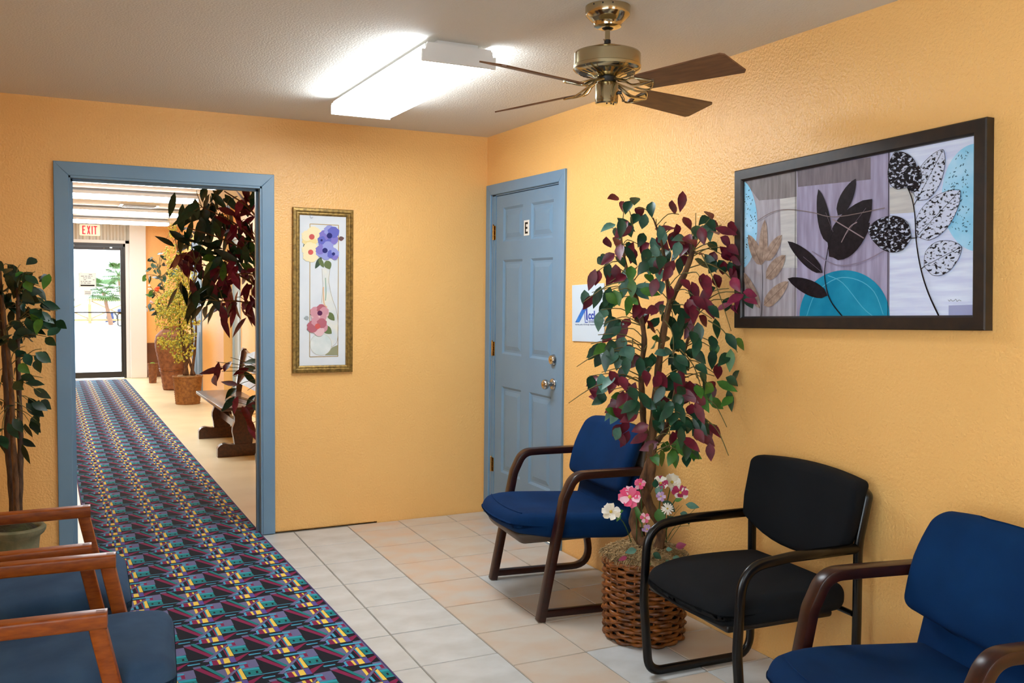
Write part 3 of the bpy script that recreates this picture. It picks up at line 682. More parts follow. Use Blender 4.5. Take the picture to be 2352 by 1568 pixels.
def ring_frame(P, prof, m, parent, name='frame', smooth=False):
    """mitred picture frame; P = outer half sizes, prof = (inset, height) pairs"""
    hw, hh = P; mb = MB(); n = len(prof)
    for (sx, sy) in ((-1, -1), (1, -1), (1, 1), (-1, 1)):
        mb.v += [(sx * (hw - i), sy * (hh - i), h) for i, h in prof]
    for k in range(4):
        a, b = k * n, ((k + 1) % 4) * n
        for j in range(n): j2 = (j + 1) % n; mb.f.append((a + j, b + j, b + j2, a + j2)); mb.mi.append(0)
    return mb.obj(name, m, parent, smooth=smooth, world=False)

# --- large leaf print
rot = .0330; c0 = Vector((-.002, -3.053, 1.650)); HW, HH, TH = .574, .322, .036
pic = thing('leaf_print_picture', 'wide dark framed print of black leaves over a blue disc above the chairs', 'picture', matrix=plane_matrix(c0, (0, -1, 0), (0, 0, 1), rot))
inv = pic.matrix_world.inverted()
ring_frame((HW, HH), [(0, 0), (0, TH - .004), (.004, TH), (.040, TH), (.046, TH - .006), (.0475, TH - .014), (.0475, 0)], frame_m, pic)
MB().box(-HW + .045, HW - .045, -HH + .045, HH - .045, .004, .020).obj('backing_board', plain('print_ground', (176, 176, 196), .35, spec=.12, var=(150, 150, 172), vscale=5, stretch=(9, .6, 1)), pic, world=False)
pc = lambda X, Y: tuple((inv @ hit(1660 + X / 2.903, 250 + Y / 2.903, 0, -.024))[:2])
IW, IH = HW - .047, HH - .047
def clipP(P): return [(max(-IW, min(IW, x)), max(-IH, min(IH, y))) for x, y in P]
art = Art(pic, .0202)
xa, xb = pc(492, 900)[0], pc(1112, 900)[0]
art.poly('left_field', [(-IW, -IH), (xa, -IH), (xa, IH), (-IW, IH)], plain('print_taupe', (184, 180, 190), .35, spec=.12, var=(150, 142, 150), vscale=7, stretch=(8, .8, 1)))
art.poly('middle_field', [(xa, -IH), (xb, -IH), (xb, IH), (xa, IH)], plain('print_mauve', (172, 166, 196), .35, spec=.12, var=(142, 134, 160), vscale=6, stretch=(7, .8, 1)))
art.poly('right_field', [(xb, -IH), (IW, -IH), (IW, IH), (xb, IH)], plain('print_ice', (224, 234, 255), .35, spec=.12, var=(204, 212, 244), vscale=7, stretch=(.8, 9, 1)))
gy = plain('print_grey_wash', (122, 114, 116), .35, spec=.12, var=(142, 136, 138), vscale=9, stretch=(9, 1, 1)); cr = plain('print_cream', (206, 204, 202), .35, spec=.12, var=(186, 184, 186), vscale=8, stretch=(1, 9, 1))
art.poly('grey_wash', clipP([pc(130, 480), pc(490, 400), pc(490, 590), pc(240, 610)]), gy)
art.poly('cream_patch', clipP([pc(380, 600), pc(490, 585), pc(495, 1060), pc(390, 1060)]), cr)
art.poly('grey_wash', clipP([pc(495, 410), pc(985, 320), pc(985, 470), pc(500, 520)]), plain('print_grey_wash2', (128, 118, 126), .35, spec=.12, var=(108, 100, 108), vscale=9, stretch=(9, 1, 1)))
art.poly('cream_patch', clipP([pc(1112, 520), pc(1270, 530), pc(1280, 690), pc(1112, 700)]), cr)
art.poly('lilac_patch', clipP([pc(1505, 1310), pc(1665, 1305), pc(1665, 1380), pc(1505, 1380)]), plain('print_lilac', (160, 166, 206), .4, spec=.12))
aq = plain('print_aqua', (142, 206, 240), .35, spec=.12, var=(176, 220, 248), vscale=14); ink = plain('print_black', (22, 16, 22), .4, spec=.12); teal = plain('print_teal', (18, 128, 166), .35, spec=.12, var=(34, 148, 184), vscale=10)
def disc(cx, cy, rx, ry, a0=0, a1=360, n=40):
    return [pc(cx + rx * math.cos(math.radians(a0 + (a1 - a0) * k / n)), cy + ry * math.sin(math.radians(a0 + (a1 - a0) * k / n))) for k in range(n + 1)]
P = [q for q in disc(110, 770, 120, 300) if q[0] > -IW + .0005]; P = sorted(P, key=lambda q: -q[1])
art.poly('aqua_disc', [(-IW, P[0][1])] + P + [(-IW, P[-1][1])], aq)
ra = random.Random(11)
def squiggles(name, cx, cy, rx, ry, n, lim, m):
    S = []
    for k in range(n):
        a = ra.uniform(0, 2 * PI); r = math.sqrt(ra.uniform(.05, .95)); X, Y = cx + rx * r * math.cos(a), cy + ry * r * math.sin(a)
        if not lim(X, Y): continue
        x, y = pc(X, Y); an = ra.uniform(0, PI); l = ra.uniform(.004, .011)
        S.append(quadleaf((x, y), (x + l * math.cos(an), y + l * math.sin(an)), l * .2, n=4))
    art.many(name, S, m)
squiggles('aqua_scrollwork', 110, 770, 115, 290, 150, lambda X, Y: 128 < X < 235, ink)
P = [q for q in disc(1700, 590, 240, 360, 90, 270) if q[0] < IW]; P = [(min(IW, x), min(IH, y)) for x, y in P]
art.poly('aqua_disc', [(IW, P[0][1])] + P + [(IW, min(IH, P[-1][1]))], aq)
squiggles('aqua_scrollwork', 1690, 590, 220, 340, 260, lambda X, Y: X < 1645 and Y > 215 and X > 1480, plain('print_blue_ink', (70, 104, 130), .4, spec=.12))
P = disc(812, 1380, 300, 305, 180, 360); yb2 = -IH + .0005; P = [(x, max(y, yb2)) for x, y in P]
art.poly('blue_disc', P, teal)
art.line('disc_arc', [pc(560, 1380), pc(620, 1230), pc(760, 1130), pc(900, 1140), pc(1010, 1220), pc(1070, 1370)], .003, plain('print_teal_light', (90, 176, 206), .35, spec=.12))
art.line('disc_arc', [pc(700, 1110), pc(800, 1160), pc(930, 1320), pc(1000, 1380)], .003, plain('print_teal_light', (90, 176, 206), .35, spec=.12))
br = plain('print_bronze_leaf', (182, 158, 142), .4, spec=.12, var=(138, 116, 104), vscale=45, detail=6)
for k, (b, t, wd) in enumerate([((262, 1040), (280, 738), 44), ((258, 1040), (170, 838), 48), ((285, 1010), (395, 840), 46), ((290, 1130), (420, 975), 54), ((250, 1330), (135, 1085), 40), ((275, 1310), (440, 1150), 52)]):
    art.poly('bronze_leaf', quadleaf(pc(*b), pc(*t), wd / 2.903 / 600, blunt=.75), br)
    art.line('leaf_vein', [pc(*b), pc(*t)], .0012, plain('print_brown', (70, 54, 48), .4, spec=.12))
art.line('stem', [pc(256, 1384), pc(262, 1330), pc(268, 1150), pc(264, 1040)], [.003, .002], ink)
fl = plain('print_speckled_ink', (24, 18, 24), .4, spec=.12, var=(196, 204, 228), vscale=70, detail=10, lo=.53, hi=.6, stretch=(1, 1.6, 1))
fl2 = plain('print_light_speckle', (24, 18, 24), .4, spec=.12, var=(202, 210, 234), vscale=70, detail=10, lo=.40, hi=.47, stretch=(1, 1.6, 1))
dk = plain('print_dense_ink', (24, 17, 22), .4, spec=.12, var=(36, 28, 34), vscale=60, detail=6)
for b, t, wd in [((705, 895), (640, 535), 52), ((770, 710), (890, 465), 52), ((712, 985), (1000, 600), 118), ((668, 1092), (435, 882), 46), ((702, 1243), (435, 1130), 50), ((720, 980), (985, 760), 90)]:
    art.poly('black_leaf', quadleaf(pc(*b), pc(*t), wd / 2.903 / 600, blunt=.85), dk)
art.line('stem', [pc(800, 1382), pc(735, 1300), pc(700, 1220), pc(682, 1095), pc(700, 960), pc(715, 880), pc(735, 830)], [.005, .003], ink)
for a, b in (((660, 1085), (540, 985)), ((690, 1190), (700, 1240)), ((740, 820), (690, 690)), ((815, 850), (960, 660))): art.line('leaf_vein', [pc(*a), pc(*b)], .0015, plain('print_vein', (110, 100, 112), .4, spec=.12))
art.line('brush_stroke', [pc(735, 735), pc(835, 795), pc(945, 862)], .004, plain('print_stroke', (150, 132, 136), .4, spec=.12)); art.line('brush_stroke', [pc(795, 890), pc(850, 790), pc(900, 755)], .004, plain('print_stroke', (150, 132, 136), .4, spec=.12))
art.line('brush_stroke', [pc(230, 750), pc(330, 690), pc(440, 670), pc(600, 690), pc(760, 720), pc(1085, 660)], .003, plain('print_stroke2', (128, 112, 110), .4, spec=.12))
art.line('brush_stroke', [pc(600, 950), pc(760, 1040), pc(930, 1020), pc(1090, 940)], .004, plain('print_stroke3', (140, 128, 148), .4, spec=.12))
for b, t, wd in [((1238, 522), (1150, 290), 108), ((1300, 610), (1475, 272), 92), ((1268, 560), (1310, 380), 50), ((1300, 850), (1590, 545), 108), ((1265, 862), (975, 800), 112), ((1350, 1050), (1600, 920), 100)]:
    lf = quadleaf(pc(*b), pc(*t), wd / 2.903 / 640, blunt=.8)
    art.poly('speckled_leaf', lf, fl2 if b[1] > 1000 or b[1] == 850 or b[1] == 610 else fl); art.line('leaf_edge', lf + lf[:1], .0014, ink); art.line('leaf_vein', [pc(*b), pc(*t)], .0018, ink)
art.line('stem', [pc(1448, 1378), pc(1380, 1230), pc(1330, 1070), pc(1298, 880), pc(1290, 720), pc(1270, 600), pc(1238, 522)], [.006, .0035], ink)
for a, b in (((1298, 860), (1265, 862)), ((1298, 870), (1305, 850)), ((1330, 1070), (1352, 1050)), ((1285, 640), (1302, 608))): art.line('stem', [pc(*a), pc(*b)], .003, ink)
art.line('divider', [(xa, -IH), (xa, IH)], .0025, ink); art.line('divider', [(xb, -IH), (xb, IH)], .0025, ink)
art.line('signature', [pc(1512, 1272), pc(1522, 1282), pc(1530, 1270), pc(1540, 1281), pc(1556, 1276), pc(1564, 1268), pc(1572, 1284), pc(1584, 1274), pc(1600, 1280)], .0012, ink)

# --- flower vase print in a gold frame
cw = hit(742, 667, 1, -.02)
pic2 = thing('flower_vase_picture', 'tall narrow gold framed print of flowers in a vase', 'picture', matrix=plane_matrix((cw.x + .002, -.002, 1.4395), (1, 0, 0), (0, 0, 1), -.004))
inv2 = pic2.matrix_world.inverted()
pf = lambda X, Y: tuple((inv2 @ hit(660 + X / 3.824, 460 + Y / 3.824, 1, -.012))[:2])
ring_frame((.1835, .4895), [(0, 0), (0, .016), (.004, .02), (.018, .022), (.021, .017), (.026, .015), (.034, .016), (.042, .012), (.0435, .008), (.0435, 0)], gold_m, pic2)
MB().box(-.142, .142, -.448, .448, .001, .007).obj('mount', plain('mat_white', (222, 226, 230), .5, spec=.12, var=(214, 220, 226), vscale=6), pic2, world=False)
a2 = Art(pic2, .0073)
gl_m = plain('gold_line', (170, 140, 72), .4, metal=.4)
L0, T0, R0, B0 = pf(200, 210)[0], pf(320, 212)[1], pf(448, 800)[0], pf(320, 1372)[1]
for q in ([(L0, B0), (L0, T0)], [(R0, B0), (R0, T0)], [(L0, T0), (R0, T0)], [(L0, B0), (R0, B0)]): a2.line('gold_border', q, .004, gl_m)
glass_p = plain('vase_wash', (206, 214, 220), .5, spec=.12, var=(228, 226, 214), vscale=12)
a2.poly('tall_vase', [pf(*q) for q in ((303, 595), (375, 595), (368, 700), (390, 830), (430, 950), (445, 1080), (440, 1220), (390, 1290), (340, 1290), (310, 1100), (303, 900), (312, 760))], glass_p)
a2.line('vase_outline', [pf(*q) for q in ((305, 600), (312, 760), (300, 900))], .002, plain('vase_line', (170, 160, 140), .5, spec=.12))
a2.line('vase_outline', [pf(*q) for q in ((375, 600), (366, 720), (395, 860), (430, 960), (448, 1100), (436, 1240), (385, 1290))], .0025, plain('vase_line', (170, 160, 140), .5, spec=.12))
a2.line('vase_tint', [pf(335, 680), pf(340, 800), pf(335, 880)], .006, plain('vase_green', (150, 178, 160), .5, spec=.12)); a2.line('vase_tint', [pf(318, 760), pf(322, 900), pf(350, 940)], .008, plain('vase_peach', (224, 186, 150), .5, spec=.12))
a2.poly('shadow_wash', [pf(*q) for q in ((330, 1360), (445, 1360), (442, 1270), (395, 1290))], plain('wash_olive', (150, 150, 120), .5, spec=.12))
a2.poly('round_vase', [pf(295 + 95 * math.cos(t * PI / 16), 1265 + 95 * math.sin(t * PI / 16)) for t in range(32)], plain('vase_pale', (226, 230, 228), .5, spec=.12, var=(206, 216, 214), vscale=14))
a2.line('vase_outline', [pf(295 + 95 * math.cos(t * PI / 8), 1265 + 95 * math.sin(t * PI / 8)) for t in range(17)], .002, plain('vase_line2', (196, 190, 170), .5, spec=.12))
def bloom(cx, cy, r, m1, m2, n=6, rs=random.Random(4)):
    for k in range(n):
        a = 2 * PI * k / n + rs.random(); X, Y = cx + r * .55 * math.cos(a), cy + r * .55 * math.sin(a); rr_ = r * rs.uniform(.5, .62)
        a2.poly('petal', [pf(X + rr_ * (1 + .12 * math.sin(3 * t)) * math.cos(t * PI / 8), Y + rr_ * math.sin(t * PI / 8)) for t in range(16)], rs.choice(m1), .00004)
    a2.poly('flower_centre', [pf(cx + r * .3 * math.cos(t * PI / 6), cy + r * .3 * math.sin(t * PI / 6)) for t in range(12)], m2)
ye = [plain('wc_yellow', (236, 214, 150), .5, spec=.12), plain('wc_pale_yellow', (240, 226, 184), .5, spec=.12)]; bu = [plain('wc_blue', (104, 108, 190), .5, spec=.12), plain('wc_violet', (132, 122, 196), .5, spec=.12), plain('wc_periwinkle', (150, 156, 214), .5, spec=.12)]
pk = [plain('wc_pink', (206, 150, 160), .5, spec=.12), plain('wc_rose', (180, 104, 116), .5, spec=.12), plain('wc_blush', (224, 186, 190), .5, spec=.12)]; rc = plain('wc_red', (206, 96, 92), .5, spec=.12); dc = plain('wc_navy', (44, 46, 110), .5, spec=.12); pcn = plain('wc_plum', (92, 44, 80), .5, spec=.12)
lfm = plain('wc_green', (106, 120, 78), .5, spec=.12); lfd = plain('wc_dark_green', (70, 86, 70), .5, spec=.12)
for b, t, wd, m_ in (((300, 500), (245, 600), 22, lfd), ((280, 510), (320, 590), 20, lfm), ((340, 530), (375, 605), 34, lfm), ((165, 370), (145, 440), 16, lfd), ((450, 340), (500, 330), 20, plain('wc_brown', (110, 84, 84), .5, spec=.12)), ((355, 985), (415, 1055), 28, lfm), ((320, 1110), (390, 1170), 34, lfm), ((190, 1030), (145, 1035), 18, plain('wc_grey', (160, 168, 170), .5, spec=.12))):
    a2.poly('painted_leaf', quadleaf(pf(*b), pf(*t), wd / 3.824 / 385), m_)
bloom(215, 320, 82, ye, rc); bloom(205, 455, 78, ye, rc); bloom(370, 310, 82, bu, dc); bloom(330, 440, 78, bu[1:], dc); bloom(405, 470, 48, bu, dc); bloom(300, 350, 34, bu[:1], dc)
bloom(285, 990, 75, pk, pcn); bloom(265, 1105, 82, pk, rc)
a2.line('monogram', [pf(222, 132), pf(205, 128), pf(200, 145), pf(212, 155), pf(226, 148)], .0018, plain('wc_grey2', (120, 130, 150), .5, spec=.12))

# --- logo sign behind the tree
sg = thing('logo_sign', 'white sign with a blue letter A logo on the orange wall behind the tree', 'sign', matrix=plane_matrix((-.001, -1.2805, 1.3395), (0, -1, 0), (0, 0, 1), .035))
MB().bbox(-.162, .162, -.152, .152, 0, .006, b=.0012).obj('board', plain('sign_board', (206, 220, 232), .4), sg, world=False)
sb_d = plain('logo_blue', (20, 62, 168), .4); sb_l = plain('logo_azure', (32, 128, 214), .4, var=(20, 72, 176), vscale=14); z0, z1 = .0062, .0072
invs = sg.matrix_world.inverted(); ps = lambda X, Y: tuple((invs @ hit(1310 + X / 10.45, 640 + Y / 10.45, 0, -.007))[:2])
MB().prism([ps(120, 1045), ps(215, 1045), ps(375, 740), ps(355, 640), ps(330, 640)], z0, z1).obj('logo_stroke', sb_l, sg, world=False)
MB().prism([ps(345, 620), ps(400, 515), ps(418, 1010), ps(385, 975), ps(378, 760)], z0, z1 + .0003).obj('logo_stroke', sb_d, sg, world=False)
MB().prism([ps(345, 790), ps(352, 785), ps(366, 1040), ps(420, 1030), ps(420, 1054), ps(355, 1054)], z0, z1 + .0002).obj('logo_stroke', sb_d, sg, world=False)
o1 = ps(430, 965); text('logo_lettering', 'ccl', .06, sb_d, sg, (o1[0], o1[1], z0), .0005, sx=1.05, font_w=.002)
MB().box(ps(440, 1000)[0], ps(820, 1000)[0], ps(440, 1012)[1], ps(440, 1000)[1], z0, z1).obj('logo_rule', sb_d, sg, world=False)
o1 = ps(440, 1058); text('logo_subtitle', 'REHABILITATION', .0125, plain('sign_ink', (70, 84, 120), .5), sg, (o1[0], o1[1], z0), .0003, sx=1.28)
o1 = ps(118, 1112); text('sign_tagline', 'Improving quality of Life through compassionate care', .0112, plain('sign_ink', (70, 84, 120), .5), sg, (o1[0], o1[1], z0), .0003, sx=.98)

# ================================================================== CHAIRS
def chair_xf(mb, hw): return mb
def make_sled_chair(label, loc, rotz, group):
    """mahogany sled-base armchair with blue cushions; local x = across, y = backwards, origin between the front feet"""
    t = thing('waiting_chair', label, 'chair', loc, rotz, group)
    W2 = .317; sec = rrect(.050, .034, .005, 2)
    for s_ in (-1, 1):
        x = s_ * W2
        leg = fillet([(x, .012, .003), (x, .118, .54), (x, .165, .638), (x, .26, .640), (x, .50, .640)], [.10, .11, .2], 8)
        fr = MB().sweep(leg, sec).obj('arm_frame', mahog_m, t, smooth=35, world=False)
        rail = fillet([(x, .03, .032), (x, .555, .026), (x, .515, .26), (x, .50, .375)], [.10, .3], 8)
        MB().sweep(rail, rrect(.034, .032, .006, 2)).obj('base_rail', mahog_m, t, smooth=35, world=False)
        MB().lathe([(.012, 0), (.012, .004)], x, .02, 12).obj('glide', black_m, fr, world=False)
    def seatdef(x, y, z):
        u, v = x / .285, y / .29
        if v < 0: x *= 1 - .20 * v * v                     # front tapers to a rounded nose
        y -= .035 * (1 - u * u) if v < 0 else 0
        z += .020 * (-v) * 1.0 - (.030 * max(0, -v) ** 4 if z > 0 else 0)
        if z > 0: z += -.014 * (1 - u * u) * (1 - v * v)
        if z < 0 and v < -.3: z += .03 * (-v - .3)
        return x, y, z
    st = MB().rbox(0, .205, .396, .285, .29, .060, .052, 5, 10, seatdef).obj('seat', blue_fab, t, smooth='all', world=False)
    pts = []
    for k in range(25):
        u = -1 + 2 * k / 24; v = -.80
        x, y, z = seatdef(u * .235, v * .29, .06); pts.append((x, y + .205, z + .397))
    MB().tube(pts, .003, 6).obj('welt', blue_fab, st, smooth='all', world=False)
    MB().rbox(0, .15, .335, .20, .20, .03, .028, 4, 4, lambda x, y, z: (x * (1 + z * 4), y * (1 + z * 4), z)).obj('seat_pan', pan_m, t, smooth='all', world=False)
    REC = .36
    def backdef(x, y, z):
        u, v = x / .295, z / .15
        y += .02 * u * u * -1 + .024                           # wraps forward at the sides
        x *= 1 - .055 * max(0, v) ** 2 - .02 * max(0, -v)
        z += -.018 * u * u * (1 if v > 0 else 0) - (.02 * (1 - u * u) if v < 0 else 0)
        y += REC * z + (.018 * v * v if y < .02 else 0)
        return x, y, z
    MB().rbox(0, .462, .685, .297, .036, .150, .036, 5, 10, backdef).obj('backrest', blue_fab, t, smooth='all', world=False)
    def lowdef(x, y, z): return x, y + .25 * z, z
    MB().rbox(0, .482, .49, .276, .020, .13, .018, 3, 6, lowdef).obj('lower_back', blue_fab, t, smooth='all', world=False)
    MB().rbox(0, .548, .63, .270, .012, .17, .012, 3, 6, lambda x, y, z: (x * (1 - .1 * max(0, z / .2)), y + .2 * z - .015 * (x / .28) ** 2, z)).obj('back_shell', pan_m, t, smooth='all', world=False)
    return t
rzA = math.atan2(-.994, -.109)
make_sled_chair('royal blue cushioned armchair with mahogany arms beside the blue door', (-.6225, -1.653, 0), rzA, 'blue chairs along the right wall')
make_sled_chair('royal blue cushioned armchair with mahogany arms, cut off by the picture edge', (-.782, -3.815, 0), math.atan2(-.98, -.197), 'blue chairs along the right wall')

# black armchair
bk = thing('black_armchair', 'black cushioned armchair with curved black tube arms beside the potted tree', 'chair', (-.585, -2.945, 0), math.atan2(-.998, -.055))
W2 = .283; ell = [(.0115 * math.cos(2 * PI * k / 12), .0185 * math.sin(2 * PI * k / 12)) for k in range(12)]
ell2 = [(.014 * math.cos(2 * PI * k / 12), .0185 * math.sin(2 * PI * k / 12)) for k in range(12)]
for s_ in (-1, 1):
    x = s_ * W2
    path = fillet([(x, .485, .592), (x, .19, .592), (x, .0, .575), (x, -.012, .30), (x, .015, .018), (x, .485, .018), (x, .485, .33), (x, .48, .60), (x, .522, .775), (x - s_ * .045, .527, .80)], [.25, .17, .3, .065, .085, .3, .3, .03], 8)
    MB().sweep(path, ell).obj('side_tube', tube_m, bk, smooth='all', world=False)
def sdef(x, y, z):
    u, v = x / .28, y / .27
    if v < 0: x *= 1 - .12 * v * v
    else: x *= 1 - .10 * v * v
    y -= .035 * (1 - u * u) if v < 0 else 0
    z += .012 * (1 - u * u) * (1 - v * v) * (1 if z > 0 else 0) - .035 * max(0, -v) ** 3 * (1 if z > 0 else .2)
    return x, y, z
MB().rbox(0, .225, .412, .272, .255, .048, .042, 5, 10, sdef).obj('seat', blk_fab, bk, smooth='all', world=False)
MB().rbox(0, .2, .362, .24, .22, .014, .012, 2, 2).obj('seat_pan', black_m, bk, smooth=True, world=False)
MB().tube([(-W2 + .005, .47, .366), (W2 - .005, .47, .366)], .010, 10).obj('cross_tube', tube_m, bk, smooth=True, world=False)
def bdef(x, y, z):
    u, v = x / .285, z / .17
    x *= 1 - .05 * max(0, -v) + .01 * max(0, v)
    z2 = z
    if v < 0: z2 = z * (.86 - .46 * min(1, abs(u)) ** 2.2)
    else: z2 = z - .018 * v * u * u
    return x, y + .22 * z2 - .02 * u * u + .015 + (.05 * max(0, v - .75) if y > 0 else 0), z2
MB().rbox(0, .465, .665, .288, .034, .17, .03, 5, 10, bdef).obj('backrest', blk_fab, bk, smooth='all', world=False)

# oak armchairs by the left wall
def make_oak(label, loc, w2, turn, fwd=0.):
    """origin below the front end of the arms; local x across, y backwards"""
    t = thing('oak_armchair', label, 'chair', loc, PI / 2 - turn, 'oak armchairs facing the carpet')
    for s_ in (-1, 1):
        x = s_ * w2; sec = rrect(.044, .040, .006, 2)
        a = MB().sweep([(x, .008, .629), (x, .30, .626), (x, .535, .618)], rrect(.050, .040, .007, 3)).obj('arm', oak_m, t, smooth=35, world=False)
        for k in (-.006, .006): MB().box(x + k - .002, x + k + .002, .014, .034, .6485, .6493).obj('finger_joint', plain('oak_end_grain', (104, 52, 22), .5), a, world=False)
        MB().sweep([(x, .033, .622), (x, -.10, .003)], sec).obj('leg', oak_m, t, smooth=35, world=False)
        MB().sweep([(x, .49, .625), (x, .47, .42), (x, .565, .003)], sec).obj('leg', oak_m, t, smooth=35, world=False)
        MB().sweep([(x, .475, .40), (x, .60, .86)], rrect(.034, .036, .006, 2)).obj('back_post', oak_m, t, smooth=35, world=False)
    MB().bbox(-w2, w2, -.045, -.02, .30, .36, b=.004).obj('front_rail', oak_m, t, world=False)
    MB().bbox(-w2, w2, .47, .495, .30, .36, b=.004).obj('rear_rail', oak_m, t, world=False)
    def sd(x, y, z):
        u, v = x / .235, y / .31
        z += .014 * (1 - u * u) * (1 - v * v) * (1 if z > 0 else 0) - .03 * max(0, -v) ** 4 * (1 if z > 0 else 0) - .03 * v
        return x, y, z
    MB().rbox(0, .195 - fwd, .408, w2 - .027, .305, .062, .045, 5, 10, sd).obj('seat', gry_fab, t, smooth='all', world=False)
    MB().rbox(0, .53, .68, w2 - .022, .035, .17, .03, 4, 6, lambda x, y, z: (x, y + .27 * z, z)).obj('backrest', gry_fab, t, smooth='all', world=False)
    return t
make_oak('oak armchair with a blue-grey seat, the one nearer the doorway', (-2.440, -2.075, 0), .281, .035)
make_oak('oak armchair with a blue-grey seat, the one nearer the camera', (-2.416, -2.765, 0), .268, .10, .045)

# ================================================================== BENCH IN THE CORRIDOR
b = thing('wooden_bench', 'dark wooden trestle bench against the corridor wall', 'bench', (-1.0, 3.3, 0))
MB().bbox(-1.252, -.85, 2.60, 4.06, .405, .435, b=.006).obj('seat', bench_m, b, smooth=True)
for y in (2.72, 3.80):
    def yp(poly, y0, y1):
        mb = MB().prism(poly, y0, y1); mb.v = [(q[0], q[2], q[1]) for q in mb.v]; return mb
    fp = [(-1.268, 0), (-1.268, .075)] + [(-1.262 + .06 * (1 - math.cos(k * PI / 8)) / 1.0, .075 + .04 * math.sin(k * PI / 8)) for k in range(1, 5)] + [(-1.15, .105), (-.85, .105), (-.79, .115), (-.74, .09), (-.735, 0)]
    yp(fp, y - .035, y + .035).obj('foot', bench_m, b)
    prof = [(.105, .075), (.16, .082), (.21, .092), (.25, .090), (.30, .072), (.34, .072), (.38, .09), (.405, .10)]
    up = [(-1.05 - w_, z) for z, w_ in prof] + [(-1.05 + w_, z) for z, w_ in reversed(prof)]
    yp(up, y - .03, y + .03).obj('upright', bench_m, b)
    bpst = [(-.90, .435), (-.87, .435), (-.78, .84), (-.80, .86), (-.835, .84)]
    yp([(-.905, .43), (-.85, .43), (-.785, .82), (-.80, .855), (-.83, .855), (-.85, .83)], y + .08 - .02, y + .08 + .03).obj('back_post', bench_m, b)
MB().box(-1.07, -1.03, 2.75, 3.77, .20, .27).obj('stretcher', bench_m, b)
for z0, z1 in ((.52, .60), (.66, .84)):
    x0 = -.885 + (z0 - .43) * .19; mb = MB()
    n = 16
    for k in range(n + 1):
        y = 2.66 + (3.99 - 2.66) * k / n; zt = z1 + (.018 * math.cos(k / n * 4 * PI) if z1 > .8 else 0)
        mb.v += [(x0 - .012, y, z0), (x0 + .012, y, z0), (x0 + .045, y, zt), (x0 + .02, y, zt)]
    for k in range(n):
        for j in range(4): mb.f.append((4 * k + j, 4 * k + (j + 1) % 4, 4 * k + 4 + (j + 1) % 4, 4 * k + 4 + j)); mb.mi.append(0)
    mb.f += [(3, 2, 1, 0), (4 * n, 4 * n + 1, 4 * n + 2, 4 * n + 3)]; mb.mi += [0, 0]
    mb.obj('back_rail', bench_m, b)

# ================================================================== PLANTS
rp = random.Random(21)
def leaf_mesh(m, ln, wd, fold=.25, curl=.18, n=5, lobed=False):
    mb = MB(); C_ = []; A = []; B = []
    for k in range(n + 1):
        s_ = k / n; w_ = wd * .5 * (math.sin(PI * min(1, s_ * .96 + .02)) ** .9) * (1.3 - .75 * s_)
        if k == 0: w_ = wd * .03
        if k == n: w_ = 0
        x = ln * s_; z = -curl * ln * s_ * s_
        C_.append((x, 0, z)); A.append((x, w_, z + fold * w_)); B.append((x, -w_, z + fold * w_))
    N1 = n + 1; f = []
    for k in range(n): f += [(k, k + 1, N1 + k + 1, N1 + k), (2 * N1 + k, 2 * N1 + k + 1, k + 1, k)]
    mb.add(C_ + A + B, f); return mb.mesh('leaf', m, 'all')
LM = {}
def leaf_variant(key, ln, wd):
    k = (key, ln, wd)
    if k not in LM: LM[k] = [leaf_mesh(LEAF[key], ln * a, wd * b, c, e) for a, b, c, e in ((1, 1, .2, .12), (.85, 1, .35, .25), (1.12, .92, .12, .05))]
    return rp.choice(LM[k])
def put_leaf(parent, key, pos, direction, ln, wd, face=None, name='leaf'):
    d = Vector(direction).normalized()
    n = Vector(face) if face else (Vector((-.45, -.85, .55)) + Vector((rp.uniform(-.5, .5), rp.uniform(-.5, .5), rp.uniform(-.4, .4))))
    y = n.cross(d)
    if y.length < 1e-4: y = Vector((1, 0, 0)).cross(d)
    y.normalize(); z = d.cross(y)
    o = link(name, leaf_variant(key, ln, wd), parent)
    o.matrix_basis = Matrix(((d.x, y.x, z.x, pos[0]), (d.y, y.y, z.y, pos[1]), (d.z, y.z, z.z, pos[2]), (0, 0, 0, 1)))
    return o
def branch(parent, a, b, r0, r1, m, sag=.02, name='branch', n=5, seg=5):
    a, b = Vector(a), Vector(b); mid = (a + b) / 2 + Vector((rp.uniform(-.5, .5) * sag, rp.uniform(-.5, .5) * sag, sag * .8))
    pts = smoothline([a, mid, b], seg); r = [r0 + (r1 - r0) * i / (len(pts) - 1) for i in range(len(pts))]
    return MB().tube(pts, r, n).obj(name, m, parent, smooth='all')

# ---- wicker basket (row by row), moss, tree
BX, BY, BR, BH = -.322, -2.295, .166, .335
bas = thing('wicker_basket', 'dark brown woven wicker basket planter between the chairs', 'basket', (BX, BY, 0))
NS = 26; rows = 20
def brad(z): t = z / BH; return BR * (.965 + .12 * t - .09 * t * t) + (.006 if t > .93 else 0)
for k in range(NS):
    a = 2 * PI * k / NS
    MB().tube([(BX + brad(z) * math.cos(a), BY + brad(z) * math.sin(a), z) for z in (.004, BH * .3, BH * .6, BH * .98)], .0042, 6).obj('stake', wick_m, bas, smooth='all')
for j in range(rows):
    z = .012 + (BH - .022) * j / (rows - 1); pts = []; M_ = NS * 4
    for k in range(M_ + 1):
        a = 2 * PI * k / M_; ph = NS * a / 2 + PI * j + .0
        wv = math.sin(ph); r = brad(z) + .0078 * wv
        pts.append((BX + r * math.cos(a), BY + r * math.sin(a), z + .0035 * math.sin(ph * .5 + j * 1.3) + rp.uniform(-.001, .001)))
    MB().tube(pts, [.0086 + rp.uniform(-.0012, .0012) for _ in pts], 6, cap=False).obj('weaver', wick_m, bas, smooth='all')
rim = MB()
